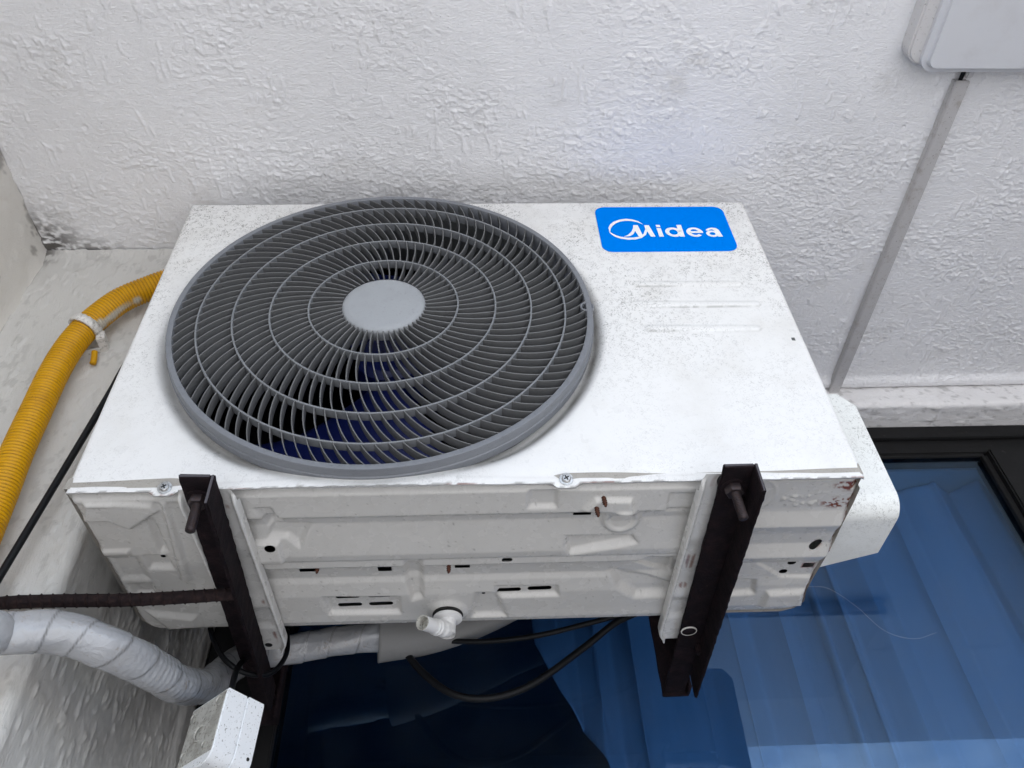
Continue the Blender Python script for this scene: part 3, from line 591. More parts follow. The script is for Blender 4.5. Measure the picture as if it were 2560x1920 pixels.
for zi, n, sw_, ph in zones:
    a_, b_ = r_in[zi]-.0004, r_out[zi]+.0002
    if zi < 2:
        V, F = vane_vf(a_, b_, R(sw_), bow=-.22)
        for k in range(n):
            q = 2*PI*k/n+R(ph); c, s = math.cos(q), math.sin(q); o0 = len(SV)
            SV += [(CX+x*c-z*s, y, CZG+x*s+z*c) for x, y, z in V]; SF += [tuple(i+o0 for i in f) for f in F]
    else:
        V, F = vane_vf(a_, b_, R(sw_), bow=-.22); me = bpy.data.meshes.new('vane'); me.from_pydata(V, [], F); me.materials.append(M_vane)
        for k in range(n):
            o = bpy.data.objects.new('vane', me); link(o, gr_); o.location = (0, 0, 0); o.rotation_euler = (0, -(2*PI*k/n+R(ph)), 0)
o = mesh('inner_vanes', SV, SF, M_vane, gr_, smooth=False, origin=(CX, 0, CZG)); o['kind'] = 'stuff'
# screw boss notch on the rim
bx, bz = .5395, .2520
lathe('screw_boss', [(.0085, .006), (.0085, -.0196), (.0078, -.0202), (.0068, -.0202), (.0062, -.0195), (.0062, -.008), (0, -.008)], (0, 1, 0), (bx, 0, bz), M_rim, gr_, 28)
def screw(parent, x, y, z, ax, r=.0045, m=None, name='screw'):
    s = lathe(name, [(r*1.55, 0), (r*1.55, .0009), (r, .0011), (r, .0026), (r*.8, .0034), (0, .0036)], ax, (x, y, z), m or M_zinc, parent, 24)
    a = Vector(ax).normalized(); q = a.to_track_quat('Z', 'Y').to_matrix().to_4x4(); bm = bmesh.new(); Mx = Matrix.Translation(Vector((x, y, z))+a*.0034) @ q @ Matrix.Rotation(.5, 4, 'Z')
    box(bm, -r*.62, r*.62, -r*.15, r*.15, -.0005, .0004, M=Mx); box(bm, -r*.15, r*.15, -r*.62, r*.62, -.00049, .00041, M=Mx)
    bm_obj('cross_recess', bm, M_black, s, origin=(x, y, z)); return s
screw(gr_, bx+.004, -.0085, bz-.002, (0, -1, 0), .0028)
screw(ac, .0970, .0, .0010, (0, -1, -.15)); screw(ac, .4937, .0, .0020, (0, -1, -.15))
# --- blue badge with lettering
bm = bmesh.new()
def rrect(x0, x1, z0, z1, r, n=8):
    out = []
    for cx, cz, a in ((x1-r, z1-r, 0), (x0+r, z1-r, 90), (x0+r, z0+r, 180), (x1-r, z0+r, 270)):
        for k in range(n+1): q = R(a+90*k/n); out.append((cx+r*math.cos(q), cz+r*math.sin(q)))
    return out
def plate(name, P_, y0, y1, m, parent, origin):
    bm = bmesh.new(); f = bm.faces.new([bm.verts.new((x, y0, z)) for x, z in P_]); g = bmesh.ops.extrude_face_region(bm, geom=[f]); bmesh.ops.translate(bm, verts=[v for v in g['geom'] if isinstance(v, bmesh.types.BMVert)], vec=(0, y1-y0, 0))
    return bm_obj(name, bm, m, parent, origin=origin)
bd = plate('badge', rrect(.5775, .7635, .3912, .5010, .0145), .0006, -.0010, M_blueplate, ac, (.67, 0, .446))
LOGO = [[(0.64168,0.4561),(0.63618,0.46384),(0.63379,0.46166),(0.64155,0.45592)],[(0.63618,0.46384),(0.62859,0.46834),(0.62597,0.4645),(0.63379,0.46166)],[(0.62859,0.46834),(0.61955,0.4701),(0.61782,0.46514),(0.62597,0.4645)],[(0.61955,0.4701),(0.60999,0.46818),(0.61035,0.46321),(0.61782,0.46514)],[(0.60999,0.46818),(0.60106,0.46295),(0.60361,0.4589),(0.61035,0.46321)],[(0.60106,0.46295),(0.59506,0.45608),(0.59834,0.45297),(0.60361,0.4589)],[(0.59506,0.45608),(0.5918,0.44799),(0.59514,0.44706),(0.59834,0.45297)],[(0.5918,0.44799),(0.59181,0.43995),(0.59375,0.4417),(0.59514,0.44706)],[(0.59181,0.43995),(0.59287,0.43709),(0.59299,0.43727),(0.59375,0.4417)],[(0.59133,0.43853),(0.5933,0.43249),(0.59575,0.43352),(0.59153,0.43853)],[(0.5933,0.43249),(0.59824,0.42558),(0.6002,0.42906),(0.59575,0.43352)],[(0.59824,0.42558),(0.60565,0.42096),(0.60624,0.42531),(0.6002,0.42906)],[(0.60565,0.42096),(0.61533,0.41858),(0.61499,0.42328),(0.60624,0.42531)],[(0.61533,0.41858),(0.62537,0.4188),(0.62406,0.42352),(0.61499,0.42328)],[(0.62537,0.4188),(0.63499,0.42269),(0.63163,0.4257),(0.62406,0.42352)],[(0.63499,0.42269),(0.64166,0.42996),(0.63864,0.43194),(0.63163,0.4257)],[(0.64166,0.42996),(0.64507,0.43806),(0.64313,0.4438),(0.63864,0.43194)],[(0.62751,0.4539),(0.63385,0.45382),(0.63473,0.44749),(0.62824,0.43951),(0.62625,0.44669)],[(0.63473,0.44749),(0.63702,0.42932),(0.63324,0.42568),(0.63123,0.4257),(0.62824,0.43951)],[(0.62625,0.44669),(0.62824,0.43951),(0.62444,0.43158),(0.623,0.43833)],[(0.623,0.43833),(0.62444,0.43158),(0.6185,0.42673),(0.61699,0.43026)],[(0.61699,0.43026),(0.6185,0.42673),(0.61034,0.42596)],[(0.64306,0.45372),(0.6495,0.45364),(0.65218,0.43869),(0.64507,0.43806),(0.64319,0.44416)],[(0.65218,0.43869),(0.65455,0.42542),(0.64801,0.4255),(0.64507,0.43806)],[(0.65935,0.4463),(0.66516,0.44624),(0.66612,0.42527),(0.65978,0.42535)],[(0.65932,0.45408),(0.66495,0.45401),(0.66536,0.44858),(0.65964,0.44864)],[(0.69287,0.43589),(0.69259,0.43787),(0.68724,0.4371),(0.68739,0.43596)],[(0.69259,0.43787),(0.69198,0.4398),(0.68691,0.43822),(0.68724,0.4371)],[(0.69198,0.4398),(0.69105,0.44162),(0.68642,0.43926),(0.68691,0.43822)],[(0.69105,0.44162),(0.68982,0.44328),(0.68578,0.44022),(0.68642,0.43926)],[(0.68982,0.44328),(0.68834,0.44471),(0.68501,0.44104),(0.68578,0.44022)],[(0.68834,0.44471),(0.68665,0.44588),(0.68413,0.44171),(0.68501,0.44104)],[(0.68665,0.44588),(0.6848,0.44675),(0.68317,0.44221),(0.68413,0.44171)],[(0.6848,0.44675),(0.68284,0.44729),(0.68215,0.44252),(0.68317,0.44221)],[(0.68284,0.44729),(0.68084,0.44749),(0.68112,0.44264),(0.68215,0.44252)],[(0.68084,0.44749),(0.67887,0.44734),(0.6801,0.44255),(0.68112,0.44264)],[(0.67887,0.44734),(0.67697,0.44684),(0.67913,0.44226),(0.6801,0.44255)],[(0.67697,0.44684),(0.67522,0.44601),(0.67822,0.44178),(0.67913,0.44226)],[(0.67522,0.44601),(0.67366,0.44488),(0.67742,0.44113),(0.67822,0.44178)],[(0.67366,0.44488),(0.67234,0.44348),(0.67674,0.44032),(0.67742,0.44113)],[(0.67234,0.44348),(0.6713,0.44186),(0.67621,0.43939),(0.67674,0.44032)],[(0.6713,0.44186),(0.67058,0.44006),(0.67584,0.43835),(0.67621,0.43939)],[(0.67058,0.44006),(0.67019,0.43814),(0.67564,0.43724),(0.67584,0.43835)],[(0.67019,0.43814),(0.67015,0.43616),(0.67562,0.4361),(0.67564,0.43724)],[(0.67015,0.43616),(0.67045,0.43419),(0.67578,0.43496),(0.67562,0.4361)],[(0.67045,0.43419),(0.67108,0.43227),(0.67611,0.43385),(0.67578,0.43496)],[(0.67108,0.43227),(0.67203,0.43048),(0.67661,0.43281),(0.67611,0.43385)],[(0.67203,0.43048),(0.67326,0.42885),(0.67725,0.43186),(0.67661,0.43281)],[(0.67326,0.42885),(0.67474,0.42744),(0.67802,0.43105),(0.67725,0.43186)],[(0.67474,0.42744),(0.67642,0.4263),(0.6789,0.43038),(0.67802,0.43105)],[(0.67642,0.4263),(0.67825,0.42545),(0.67985,0.42989),(0.6789,0.43038)],[(0.67825,0.42545),(0.68018,0.42492),(0.68086,0.42959),(0.67985,0.42989)],[(0.68018,0.42492),(0.68215,0.42473),(0.68188,0.42947),(0.68086,0.42959)],[(0.68215,0.42473),(0.6841,0.42487),(0.68289,0.42956),(0.68188,0.42947)],[(0.6841,0.42487),(0.68597,0.42535),(0.68386,0.42984),(0.68289,0.42956)],[(0.68597,0.42535),(0.68771,0.42616),(0.68476,0.43031),(0.68386,0.42984)],[(0.68771,0.42616),(0.68927,0.42727),(0.68556,0.43096),(0.68476,0.43031)],[(0.68927,0.42727),(0.69059,0.42864),(0.68624,0.43175),(0.68556,0.43096)],[(0.69059,0.42864),(0.69164,0.43024),(0.68678,0.43268),(0.68624,0.43175)],[(0.69164,0.43024),(0.69238,0.43202),(0.68715,0.43371),(0.68678,0.43268)],[(0.69238,0.43202),(0.69279,0.43392),(0.68736,0.43482),(0.68715,0.43371)],[(0.69279,0.43392),(0.69287,0.43589),(0.68739,0.43596),(0.68736,0.43482)],[(0.68854,0.45374),(0.69521,0.45366),(0.69533,0.42491),(0.68878,0.42499)],[(0.72246,0.43653),(0.72206,0.43845),(0.71649,0.43743),(0.71669,0.43623)],[(0.72206,0.43845),(0.72135,0.4403),(0.71613,0.43858),(0.71649,0.43743)],[(0.72135,0.4403),(0.72033,0.44201),(0.71562,0.43964),(0.71613,0.43858)],[(0.72033,0.44201),(0.71905,0.44355),(0.71498,0.4406),(0.71562,0.43964)],[(0.71905,0.44355),(0.71753,0.44485),(0.71423,0.44141),(0.71498,0.4406)],[(0.71753,0.44485),(0.71582,0.44589),(0.71339,0.44205),(0.71423,0.44141)],[(0.71582,0.44589),(0.71398,0.44663),(0.71248,0.44251),(0.71339,0.44205)],[(0.71398,0.44663),(0.71205,0.44705),(0.71153,0.44277),(0.71248,0.44251)],[(0.71205,0.44705),(0.7101,0.44714),(0.71057,0.44282),(0.71153,0.44277)],[(0.7101,0.44714),(0.70817,0.44689),(0.70963,0.44266),(0.71057,0.44282)],[(0.70817,0.44689),(0.70633,0.44631),(0.70873,0.4423),(0.70963,0.44266)],[(0.70633,0.44631),(0.70464,0.44542),(0.70791,0.44174),(0.70873,0.4423)],[(0.70464,0.44542),(0.70314,0.44425),(0.70718,0.44101),(0.70791,0.44174)],[(0.70314,0.44425),(0.70188,0.44283),(0.70656,0.44013),(0.70718,0.44101)],[(0.70188,0.44283),(0.70088,0.44121),(0.70608,0.43911),(0.70656,0.44013)],[(0.70088,0.44121),(0.70019,0.43942),(0.70575,0.438),(0.70608,0.43911)],[(0.70019,0.43942),(0.69982,0.43754),(0.70558,0.43682),(0.70575,0.438)],[(0.69982,0.43754),(0.69978,0.4356),(0.70557,0.43561),(0.70558,0.43682)],[(0.69978,0.4356),(0.70007,0.43367),(0.70572,0.4344),(0.70557,0.43561)],[(0.70007,0.43367),(0.70068,0.4318),(0.70602,0.43323),(0.70572,0.4344)],[(0.70068,0.4318),(0.70159,0.43005),(0.70648,0.43214),(0.70602,0.43323)],[(0.70159,0.43005),(0.70278,0.42846),(0.70707,0.43114),(0.70648,0.43214)],[(0.70278,0.42846),(0.70421,0.42709),(0.70778,0.43028),(0.70707,0.43114)],[(0.70421,0.42709),(0.70583,0.42596),(0.70858,0.42958),(0.70778,0.43028)],[(0.70583,0.42596),(0.70761,0.42512),(0.70946,0.42905),(0.70858,0.42958)],[(0.70761,0.42512),(0.70949,0.42458),(0.71039,0.42872),(0.70946,0.42905)],[(0.70949,0.42458),(0.71141,0.42437),(0.71134,0.42859),(0.71039,0.42872)],[(0.71141,0.42437),(0.71333,0.42448),(0.71228,0.42866),(0.71134,0.42859)],[(0.71333,0.42448),(0.71518,0.42491),(0.71319,0.42893),(0.71228,0.42866)],[(0.71518,0.42491),(0.71692,0.42565),(0.71404,0.4294),(0.71319,0.42893)],[(0.71692,0.42565),(0.7185,0.42669),(0.71481,0.43006),(0.71404,0.4294)],[(0.7185,0.42669),(0.71986,0.42798),(0.71547,0.43087),(0.71481,0.43006)],[(0.70398,0.43807),(0.72281,0.43785),(0.72273,0.43358),(0.70406,0.4338)],[(0.72721,0.4403),(0.73139,0.44456),(0.73321,0.44112),(0.73081,0.43847)],[(0.73139,0.44456),(0.73697,0.44666),(0.736,0.44217),(0.73321,0.44112)],[(0.73697,0.44666),(0.74284,0.44533),(0.73828,0.44089),(0.736,0.44217)],[(0.74284,0.44533),(0.74623,0.44115),(0.73972,0.43765),(0.73828,0.44089)],[(0.74623,0.44115),(0.74855,0.42426),(0.74208,0.42434),(0.73972,0.43765)],[(0.74429,0.43154),(0.74409,0.43304),(0.73953,0.43229),(0.73962,0.4316)],[(0.74409,0.43304),(0.74357,0.43447),(0.73928,0.43296),(0.73953,0.43229)],[(0.74357,0.43447),(0.74274,0.43581),(0.73889,0.43358),(0.73928,0.43296)],[(0.74274,0.43581),(0.74162,0.43698),(0.73837,0.43413),(0.73889,0.43358)],[(0.74162,0.43698),(0.74028,0.43795),(0.73775,0.43458),(0.73837,0.43413)],[(0.74028,0.43795),(0.73875,0.43868),(0.73704,0.43491),(0.73775,0.43458)],[(0.73875,0.43868),(0.73709,0.43914),(0.73627,0.43512),(0.73704,0.43491)],[(0.73709,0.43914),(0.73538,0.43931),(0.73547,0.4352),(0.73627,0.43512)],[(0.73538,0.43931),(0.73367,0.43918),(0.73468,0.43514),(0.73547,0.4352)],[(0.73367,0.43918),(0.73203,0.43876),(0.73392,0.43495),(0.73468,0.43514)],[(0.73203,0.43876),(0.73054,0.43807),(0.73323,0.43463),(0.73392,0.43495)],[(0.73054,0.43807),(0.72924,0.43713),(0.73262,0.4342),(0.73323,0.43463)],[(0.72924,0.43713),(0.72818,0.43598),(0.73213,0.43366),(0.73262,0.4342)],[(0.72818,0.43598),(0.72741,0.43467),(0.73177,0.43305),(0.73213,0.43366)],[(0.72741,0.43467),(0.72695,0.43324),(0.73156,0.43239),(0.73177,0.43305)],[(0.72695,0.43324),(0.72683,0.43176),(0.7315,0.4317),(0.73156,0.43239)],[(0.72683,0.43176),(0.72704,0.43027),(0.73159,0.43101),(0.7315,0.4317)],[(0.72704,0.43027),(0.72758,0.42884),(0.73184,0.43034),(0.73159,0.43101)],[(0.72758,0.42884),(0.72842,0.42752),(0.73223,0.42972),(0.73184,0.43034)],[(0.72842,0.42752),(0.72953,0.42635),(0.73275,0.42918),(0.73223,0.42972)],[(0.72953,0.42635),(0.73088,0.4254),(0.73338,0.42874),(0.73275,0.42918)],[(0.73088,0.4254),(0.7324,0.42468),(0.73408,0.4284),(0.73338,0.42874)],[(0.7324,0.42468),(0.73404,0.42423),(0.73485,0.42819),(0.73408,0.4284)],[(0.73404,0.42423),(0.73574,0.42407),(0.73564,0.42811),(0.73485,0.42819)],[(0.73574,0.42407),(0.73743,0.42419),(0.73643,0.42817),(0.73564,0.42811)],[(0.73743,0.42419),(0.73905,0.4246),(0.73719,0.42836),(0.73643,0.42817)],[(0.73905,0.4246),(0.74054,0.42528),(0.73788,0.42868),(0.73719,0.42836)],[(0.74054,0.42528),(0.74184,0.4262),(0.73848,0.42911),(0.73788,0.42868)],[(0.74184,0.4262),(0.7429,0.42734),(0.73898,0.42964),(0.73848,0.42911)],[(0.7429,0.42734),(0.74368,0.42864),(0.73934,0.43025),(0.73898,0.42964)],[(0.74368,0.42864),(0.74415,0.43006),(0.73956,0.43091),(0.73934,0.43025)],[(0.74415,0.43006),(0.74429,0.43154),(0.73962,0.4316),(0.73956,0.43091)]]

V = []; F = []
for i, P_ in enumerate(LOGO):
    n0 = len(V); V += [(x, -.00125-.000004*(i % 7), z) for x, z in P_]; F.append(tuple(range(n0, len(V))))
mesh('lettering', V, F, M_white, bd, smooth=False, origin=(.67, -.0012, .446))
plate('sticker_mark', [(.7835, .2120), (.7875, .2120), (.7875, .2070), (.7835, .2075)], -.0002, -.0006, M_shroud, ac, (.785, 0, .21))
# --- side valve cover
sec = [(.086, .2005), (.086, .0440)]+[(.110-.024*math.cos(R(90*k/9)), .0445-.024*math.sin(R(90*k/9))) for k in range(1, 10)]+[(.190, .0205), (.190, .2005)]
bm = bmesh.new(); f = bm.faces.new([bm.verts.new((.7998, y, z)) for y, z in sec]); g = bmesh.ops.extrude_face_region(bm, geom=[f]); bmesh.ops.translate(bm, verts=[v for v in g['geom'] if isinstance(v, bmesh.types.BMVert)], vec=(.0802, 0, 0))
for v in bm.verts:
    if v.co.y > .18 and v.co.x < .81 and v.co.z < .1: v.co.y += .018
    if v.co.y > .18 and v.co.x > .81 and v.co.z < .1: v.co.y -= .018
q = bmesh.ops.bisect_plane(bm, geom=list(bm.verts)+list(bm.edges)+list(bm.faces), plane_co=(.8640, 0, .2005), plane_no=(.78, 0, .62), clear_outer=True)
bmesh.ops.holes_fill(bm, edges=[e for e in q['geom_cut'] if isinstance(e, bmesh.types.BMEdge)])
bmesh.ops.recalc_face_normals(bm, faces=bm.faces)
bmesh.ops.bevel(bm, geom=[e for e in bm.edges if len(e.link_faces) == 2 and e.calc_face_angle() > 1.2 and min(v.co.x for v in e.verts) > .86], offset=.0016, segments=3, affect='EDGES')
bm_obj('valve_cover', bm, M_cover, ac, auto=35, origin=(.84, .14, .11))
# --- mounting feet
def foot(xc, y0):
    sec = [(-.0275, -.009), (-.0275, -.0195), (-.0270, -.0212), (-.0257, -.0218), (-.0242, -.0212), (-.0228, -.0165), (-.0215, -.0150), (.0215, -.0150), (.0228, -.0165), (.0242, -.0212), (.0257, -.0218), (.0270, -.0212), (.0275, -.0195), (.0275, -.009)]
    if xc > .4: sec = sec[:7]+[(.018, -.0150)]
    C = np.array([(a, 0, b) for a, b in sec]); C, t = resample(C, .0018); ys = np.arange(y0, .3001, .002); T, Yg = np.meshgrid(t, ys)
    def put(T, Yv):
        x = np.interp(T, t, C[:, 0]); z = np.interp(T, t, C[:, 2])
        e = sst(Yv, .270, .300); ef = 1-sst(Yv, y0, y0+.012); x = x*(1-.28*e*e-.10*ef); z = np.where(z < -.0152, z+(-.0150-z)*(1-sst(Yv, y0, y0+.020)), z); z = np.where(z > -.0148, z-np.maximum(e, 1-sst(Yv, .0, .006))*(z+.0155), z)
        z = z+.0035*(1-sst(np.abs(Yv-.14), .03, .06))*(np.abs(x) < .0205)+.0030*(1-sst(np.abs(Yv-.225), .012, .026))*(np.abs(x) < .0205)+.002*ef*(z < -.016)
        return x+xc, Yv, z
    f = sheet('mounting_foot', T, Yg, put, None, M_foot, ac, {'rust': lambda T, Y: .85*sst(vn(T, Y, .01, .012, 3), .6, .75)*(1-sst(np.abs(np.abs(T-t[-1]/2)-t[-1]/2+.028), .0, .003))*sst(vn(Y, T*0, .04, 1, 5), .5, .7), 'grime_shade': lambda T, Y: T*0}, origin=(xc, .14, -.02))
    lathe('foot_hole', [(0, .0), (.0032, .0), (.0036, .0004), (.0042, .0005), (.0046, 0)], (0, 0, -1), (xc+.004, .287, -.0154), M_black, f, 20)
    return f
foot(.1430, -.0165); foot(.6520, -.0250)
# --- drain elbow with seal
lathe('drain_seal', [(.012, 0), (.0180, 0), (.0182, .0018), (.012, .0020)], (0, 0, -1), (.3665, .2345, min(z_at(.352, .2345), z_at(.380, .2345))+.001), M_black, ac, 40)
EZ = min(z_at(.352, .2345), z_at(.380, .2345))-.0012
el = lathe('drain_elbow', [(0, 0), (.0160, 0), (.0172, .0012), (.0172, .0038), (.0150, .0048), (.0098, .0056), (.0094, .0150), (.0094, .0240)], (0, 0, -1), (.3665, .2365, EZ), M_pvc, ac, 40)
C = catmull([(.3665, .2365, -.0200), (.3665, .2360, -.0275), (.3625, .2290, -.0330), (.3530, .2140, -.0375), (.3400, .1935, -.0435)], 14); C, t = resample(C, .0008)
def er(t, th): return .0094-.0011*sst(t, .020, .024)+.0016*math.exp(-((t-.031)/.0016)**2)+.0012*math.exp(-((t-.0365)/.0014)**2)
V, F = tube_vf(C, lambda a, th: np.full(len(th), float(er(a, th))), 28, False, t); mesh('spigot', V, F, M_pvc, el, origin=(.353, .214, -.0375))
e0 = C[-1]; dirE = C[-1]-C[-2]; lathe('spigot_mouth', [(0, -.010), (.0066, -.010), (.0070, -.0006), (.0076, .0002), (.0086, 0)], tuple(dirE), tuple(e0), M_boxg, el, 28)
# --- rusty self tapping screw tips through the pan
def tip(x, y, z, ax):
    C = np.array([(x, y, z)])+np.outer(np.linspace(0, .013, 70), np.array(ax)/np.linalg.norm(ax)); V, F = tube_vf(C, lambda a, th: (.0021-.0012*sst(a, .009, .013))+.0006*np.maximum(0, np.sin(2*PI*a/.0026+th)), 10, True)
    mesh('screw_tip', V, F, M_rust, ac, origin=(x, y, z))
for q in ((.2259, .1395), (.3711, .1372)): tip(*q, z_at(*q)+.002, (0, .02, -1))
tip(.5262, .0340, z_at(.5262, .034)+.002, (.05, .05, -1)); tip(.5330, .0240, z_at(.533, .024)+.002, (.1, .08, -1))

# ================================================================ brackets
def bracket(x, y, ang, label, hole, ub=-.026):
    b = thing('angle_iron_bracket', (x, y, -.0255), label, 'bracket', 'angle iron brackets under the air conditioner'); b.rotation_euler = (0, 0, ang)
    bx_, by_, bz_ = b.location; b.location = (0, 0, 0); b.rotation_euler = (0, 0, 0)   # build at the origin, move afterwards
    def bar(name, d, rustend=None, M=None, nseg=60):
        bm = bmesh.new(); box(bm, *d)
        ax = 1 if d[3]-d[2] > .1 else 2
        bmesh.ops.bevel(bm, geom=list(bm.edges), offset=.0009, segments=2, affect='EDGES')
        for k in range(1, nseg):
            q = (d[2], d[3]) if ax == 1 else (d[4], d[5]); c = q[0]+(q[1]-q[0])*k/nseg
            bmesh.ops.bisect_plane(bm, geom=list(bm.verts)+list(bm.edges)+list(bm.faces), plane_co=(0, c, 0) if ax == 1 else (0, 0, c), plane_no=(0, 1, 0) if ax == 1 else (0, 0, 1))
        for v in bm.verts:
            s = .0009; v.co.x += s*(random.random()-.5); v.co.z += s*(random.random()-.5)*(1 if ax == 1 else 0)
        o = bm_obj(name, bm, M_iron, b, auto=40, origin=((d[0]+d[1])/2, (d[2]+d[3])/2, (d[4]+d[5])/2))
        if rustend is not None:
            at = o.data.attributes.new('rust', 'FLOAT', 'POINT'); at.data.foreach_set('value', [1. if (v.co.y+(d[2]+d[3])/2) < d[2]+.0008 else 0. for v in o.data.vertices])
        return o
    lathe('rubber_pad', [(0, 0), (.0125, 0), (.0132, .002), (.0132, .0055), (0, .006)], (0, 0, 1), (-.003, .032, .0042), M_black, b, 24)
    bar('arm_plate', (-.0165, .0125, 0, .4816, 0, .0042), 1); bar('arm_flange', (.0126, .0165, .0004, .4300, -.0300, .0042), 1)
    bar('upright_plate', (-.0180, .0180, .4775, .4815, ub, .572)); bar('upright_flange', (.0142, .0182, .4530, .4773, ub, .572), None)
    lathe('washer', [(.004, 0), (.0118, 0), (.0121, -.0008), (.0118, -.0020), (.004, -.0020)], (0, 0, 1), (-.003, .030, -.0001), M_iron, b, 28)
    nut = lathe('nut', [(.004, 0), (.0088, 0), (.0091, -.0010), (.0091, -.0066), (.0082, -.0078), (.004, -.0078)], (0, 0, 1), (-.003, .030, -.0018), M_bolt, b, 6)
    C = np.array([(-.003, .030, .002)])+np.outer(np.linspace(0, .041, 330), (.02, -.03, -1)); V, F = tube_vf(C, lambda a, th: .0043+.00055*np.sin(2*PI*a/.0019+th), 16, True); mesh('bolt', V, F, M_bolt, b, origin=(-.003, .030, -.02))
    lathe('bolt', [(0, -.0016), (.0065, -.0016), (.0078, -.0004), (.0084, -.0012), (.0090, -.0010), (.0094, .0001)], (0, 0, 1), (hole[0], hole[1], 0), M_iron, b, 20)
    if hole[2]:
        r_ = lathe('paint_ring', [(.0082, -.0006), (.0088, -.0015), (.0096, -.0012), (.0098, .0001)], (0, 0, 1), (hole[0], hole[1], 0), M_clip, b, 26)
    bm = bmesh.new(); box(bm, .006, .0125, .34, .352, -.012, -.0002, bev=.002); bm_obj('weld_bead', bm, M_iron, b, origin=(.009, .346, -.006))
    b.location = (bx_, by_, bz_); b.rotation_euler = (0, 0, ang); return b
bracket(.1455, -.0475, R(3.0), 'rusted angle iron bracket on the left, with a ribbed bar welded to its arm', (.0, .36, False))
bracket(.6550, -.0485, R(-1.6), 'dark angle iron bracket on the right with a pale ringed bolt hole', (-.006, .310, True), -.0045)

def rebar():
    C = catmull([(.139, .1216, -.046), (.02, .127, -.0445), (-.0975, .133, -.0435), (-.262, .140, -.043)], 20); C = catmull([(.150, .1210, -.0455), (.05, .1150, -.0530), (-.04, .1020, -.0600), (-.10, .096, -.067), (-.2585, .0880, -.0900)], 30); C, t = resample(C, .0009)
    def rf(a, th):
        rib = np.maximum(0, np.cos(2*PI*(a/.0105)+.9*np.sin(th)))**9*.0016*(np.abs(np.cos(th)) > .22)
        return .0060+rib+.0012*(np.abs(np.cos(th)) < .17)+.0004*vn(th*3, th*0+a, .6, .004, 3)
    V, F = tube_vf(C, rf, 30, True, t); o = mesh('ribbed_bar', V, F, M_rod, None, origin=(-.05, .1, -.044)); tag(o, 'rusty ribbed steel bar running left from the bracket arm above the wrapped pipe', 'steel bar')
rebar()

# ================================================================ yellow hose with clip
def hose():
    P_ = [(.10, .060, .475), (.03, .078, .474), (-.010, .085, .465), (-.033, .085, .4511), (-.0569, .085, .4346), (-.0894, .085, .4077), (-.1093, .085, .3747), (-.1215, .085, .3429), (-.129, .085, .306), (-.1316, .085, .2581), (-.1294, .085, .1927), (-.1268, .085, .128), (-.1212, .085, .0662), (-.116, .085, .0), (-.110, .085, -.10), (-.106, .085, -.35)]
    C = catmull(P_, 16); C, t = resample(C, .00075); th = np.linspace(0, 2*PI, 26, endpoint=False)
    V, F = tube_vf(C, lambda a, q: np.full(26, .0166)+.0017*(np.abs(math.cos(PI*a/.0047))**.6*2-1)*.8, 26, True, t)
    o = mesh('yellow_hose', V, F, M_yel, None, origin=(-.12, .085, .2)); n = len(C)
    V = V.reshape(n, 26, 3); dr = (V-C[:, None])/np.linalg.norm(V-C[:, None], axis=2)[:, :, None]
    k = dr@np.array([.88, -.02, -.42]); z = C[:, 2][:, None]*np.ones((1, 26)); lim = .90+.20*vn(t[:, None]*np.ones((1, 26)), k*0, .012, 1, 5)-.12+np.where(z < .34, .12, 0)+np.where(z < .08, .3, 0)
    g = sst(k-lim, 0, .06)*.9*(1-sst(t[:, None], 9, 10)); gv = sst(-np.abs(np.cos(PI*t/.0047)), -.42, -.12)[:, None]*np.ones((1, 26))*.75
    o.data.attributes.new('grime_shade', 'FLOAT', 'POINT').data.foreach_set('value', g.ravel().astype(np.float32)); o.data.attributes.new('groove', 'FLOAT', 'POINT').data.foreach_set('value', gv.ravel().astype(np.float32))
    tag(o, 'yellow corrugated hose bending from the column behind the air conditioner', 'hose')
    c = thing('hose_clip', (-.124, .10, .350), 'paint spattered white clip holding the yellow hose to the column', 'clip')
    c0 = np.array((-.1215, .085, .347)); tg = np.array((-.30, 0, -.95)); tg /= np.linalg.norm(tg); A = np.array((tg[2], 0, -tg[0]))*-1; Bv = np.array((0, -1., 0)); V = []; F = []
    sec = [(.0178, -.0058), (.0212, -.0062), (.0218, 0), (.0212, .0062), (.0178, .0058)]; m_ = 40
    for i in range(m_):
        a = R(-28)+R(236)*i/(m_-1); lump = .0006*math.sin(i*1.9)
        for rr, hh in sec: V.append(c0+(rr+lump)*(math.cos(a)*A+math.sin(a)*Bv)+(hh+.0018*math.sin(a*1.5))*tg)
    for i in range(m_-1):
        for j in range(5): k = (j+1) % 5; F.append((i*5+j, i*5+k, i*5+5+k, i*5+5+j))
    F += [(0, 1, 2, 3, 4), tuple(5*(m_-1)+j for j in range(5))[::-1]]
    mesh('strap', V, F, M_clip, c, origin=tuple(c0))
    M = Matrix.Translation((-.118, .105, .338)) @ Matrix.Rotation(R(-17), 4, 'Y')
    bm = bmesh.new(); box(bm, .0105, .0215, -.016, .010, -.0135, .0035, bev=.0015, M=M); box(bm, -.014, .020, .0, .010, -.0145, -.0118, bev=.0008, M=M); box(bm, -.0235, -.0185, -.010, .010, -.002, .014, bev=.0012, M=M); bm_obj('saddle', bm, M_clip, c, auto=40, origin=(-.118, .105, .338))
    o = tube('hose_stub', [(-.106, .103, .318), (-.104, .106, .305), (-.104, .107, .299)], .0040, M_yel, None); tag(o, 'short yellow stub hanging below the white hose clip', 'tube')
hose()

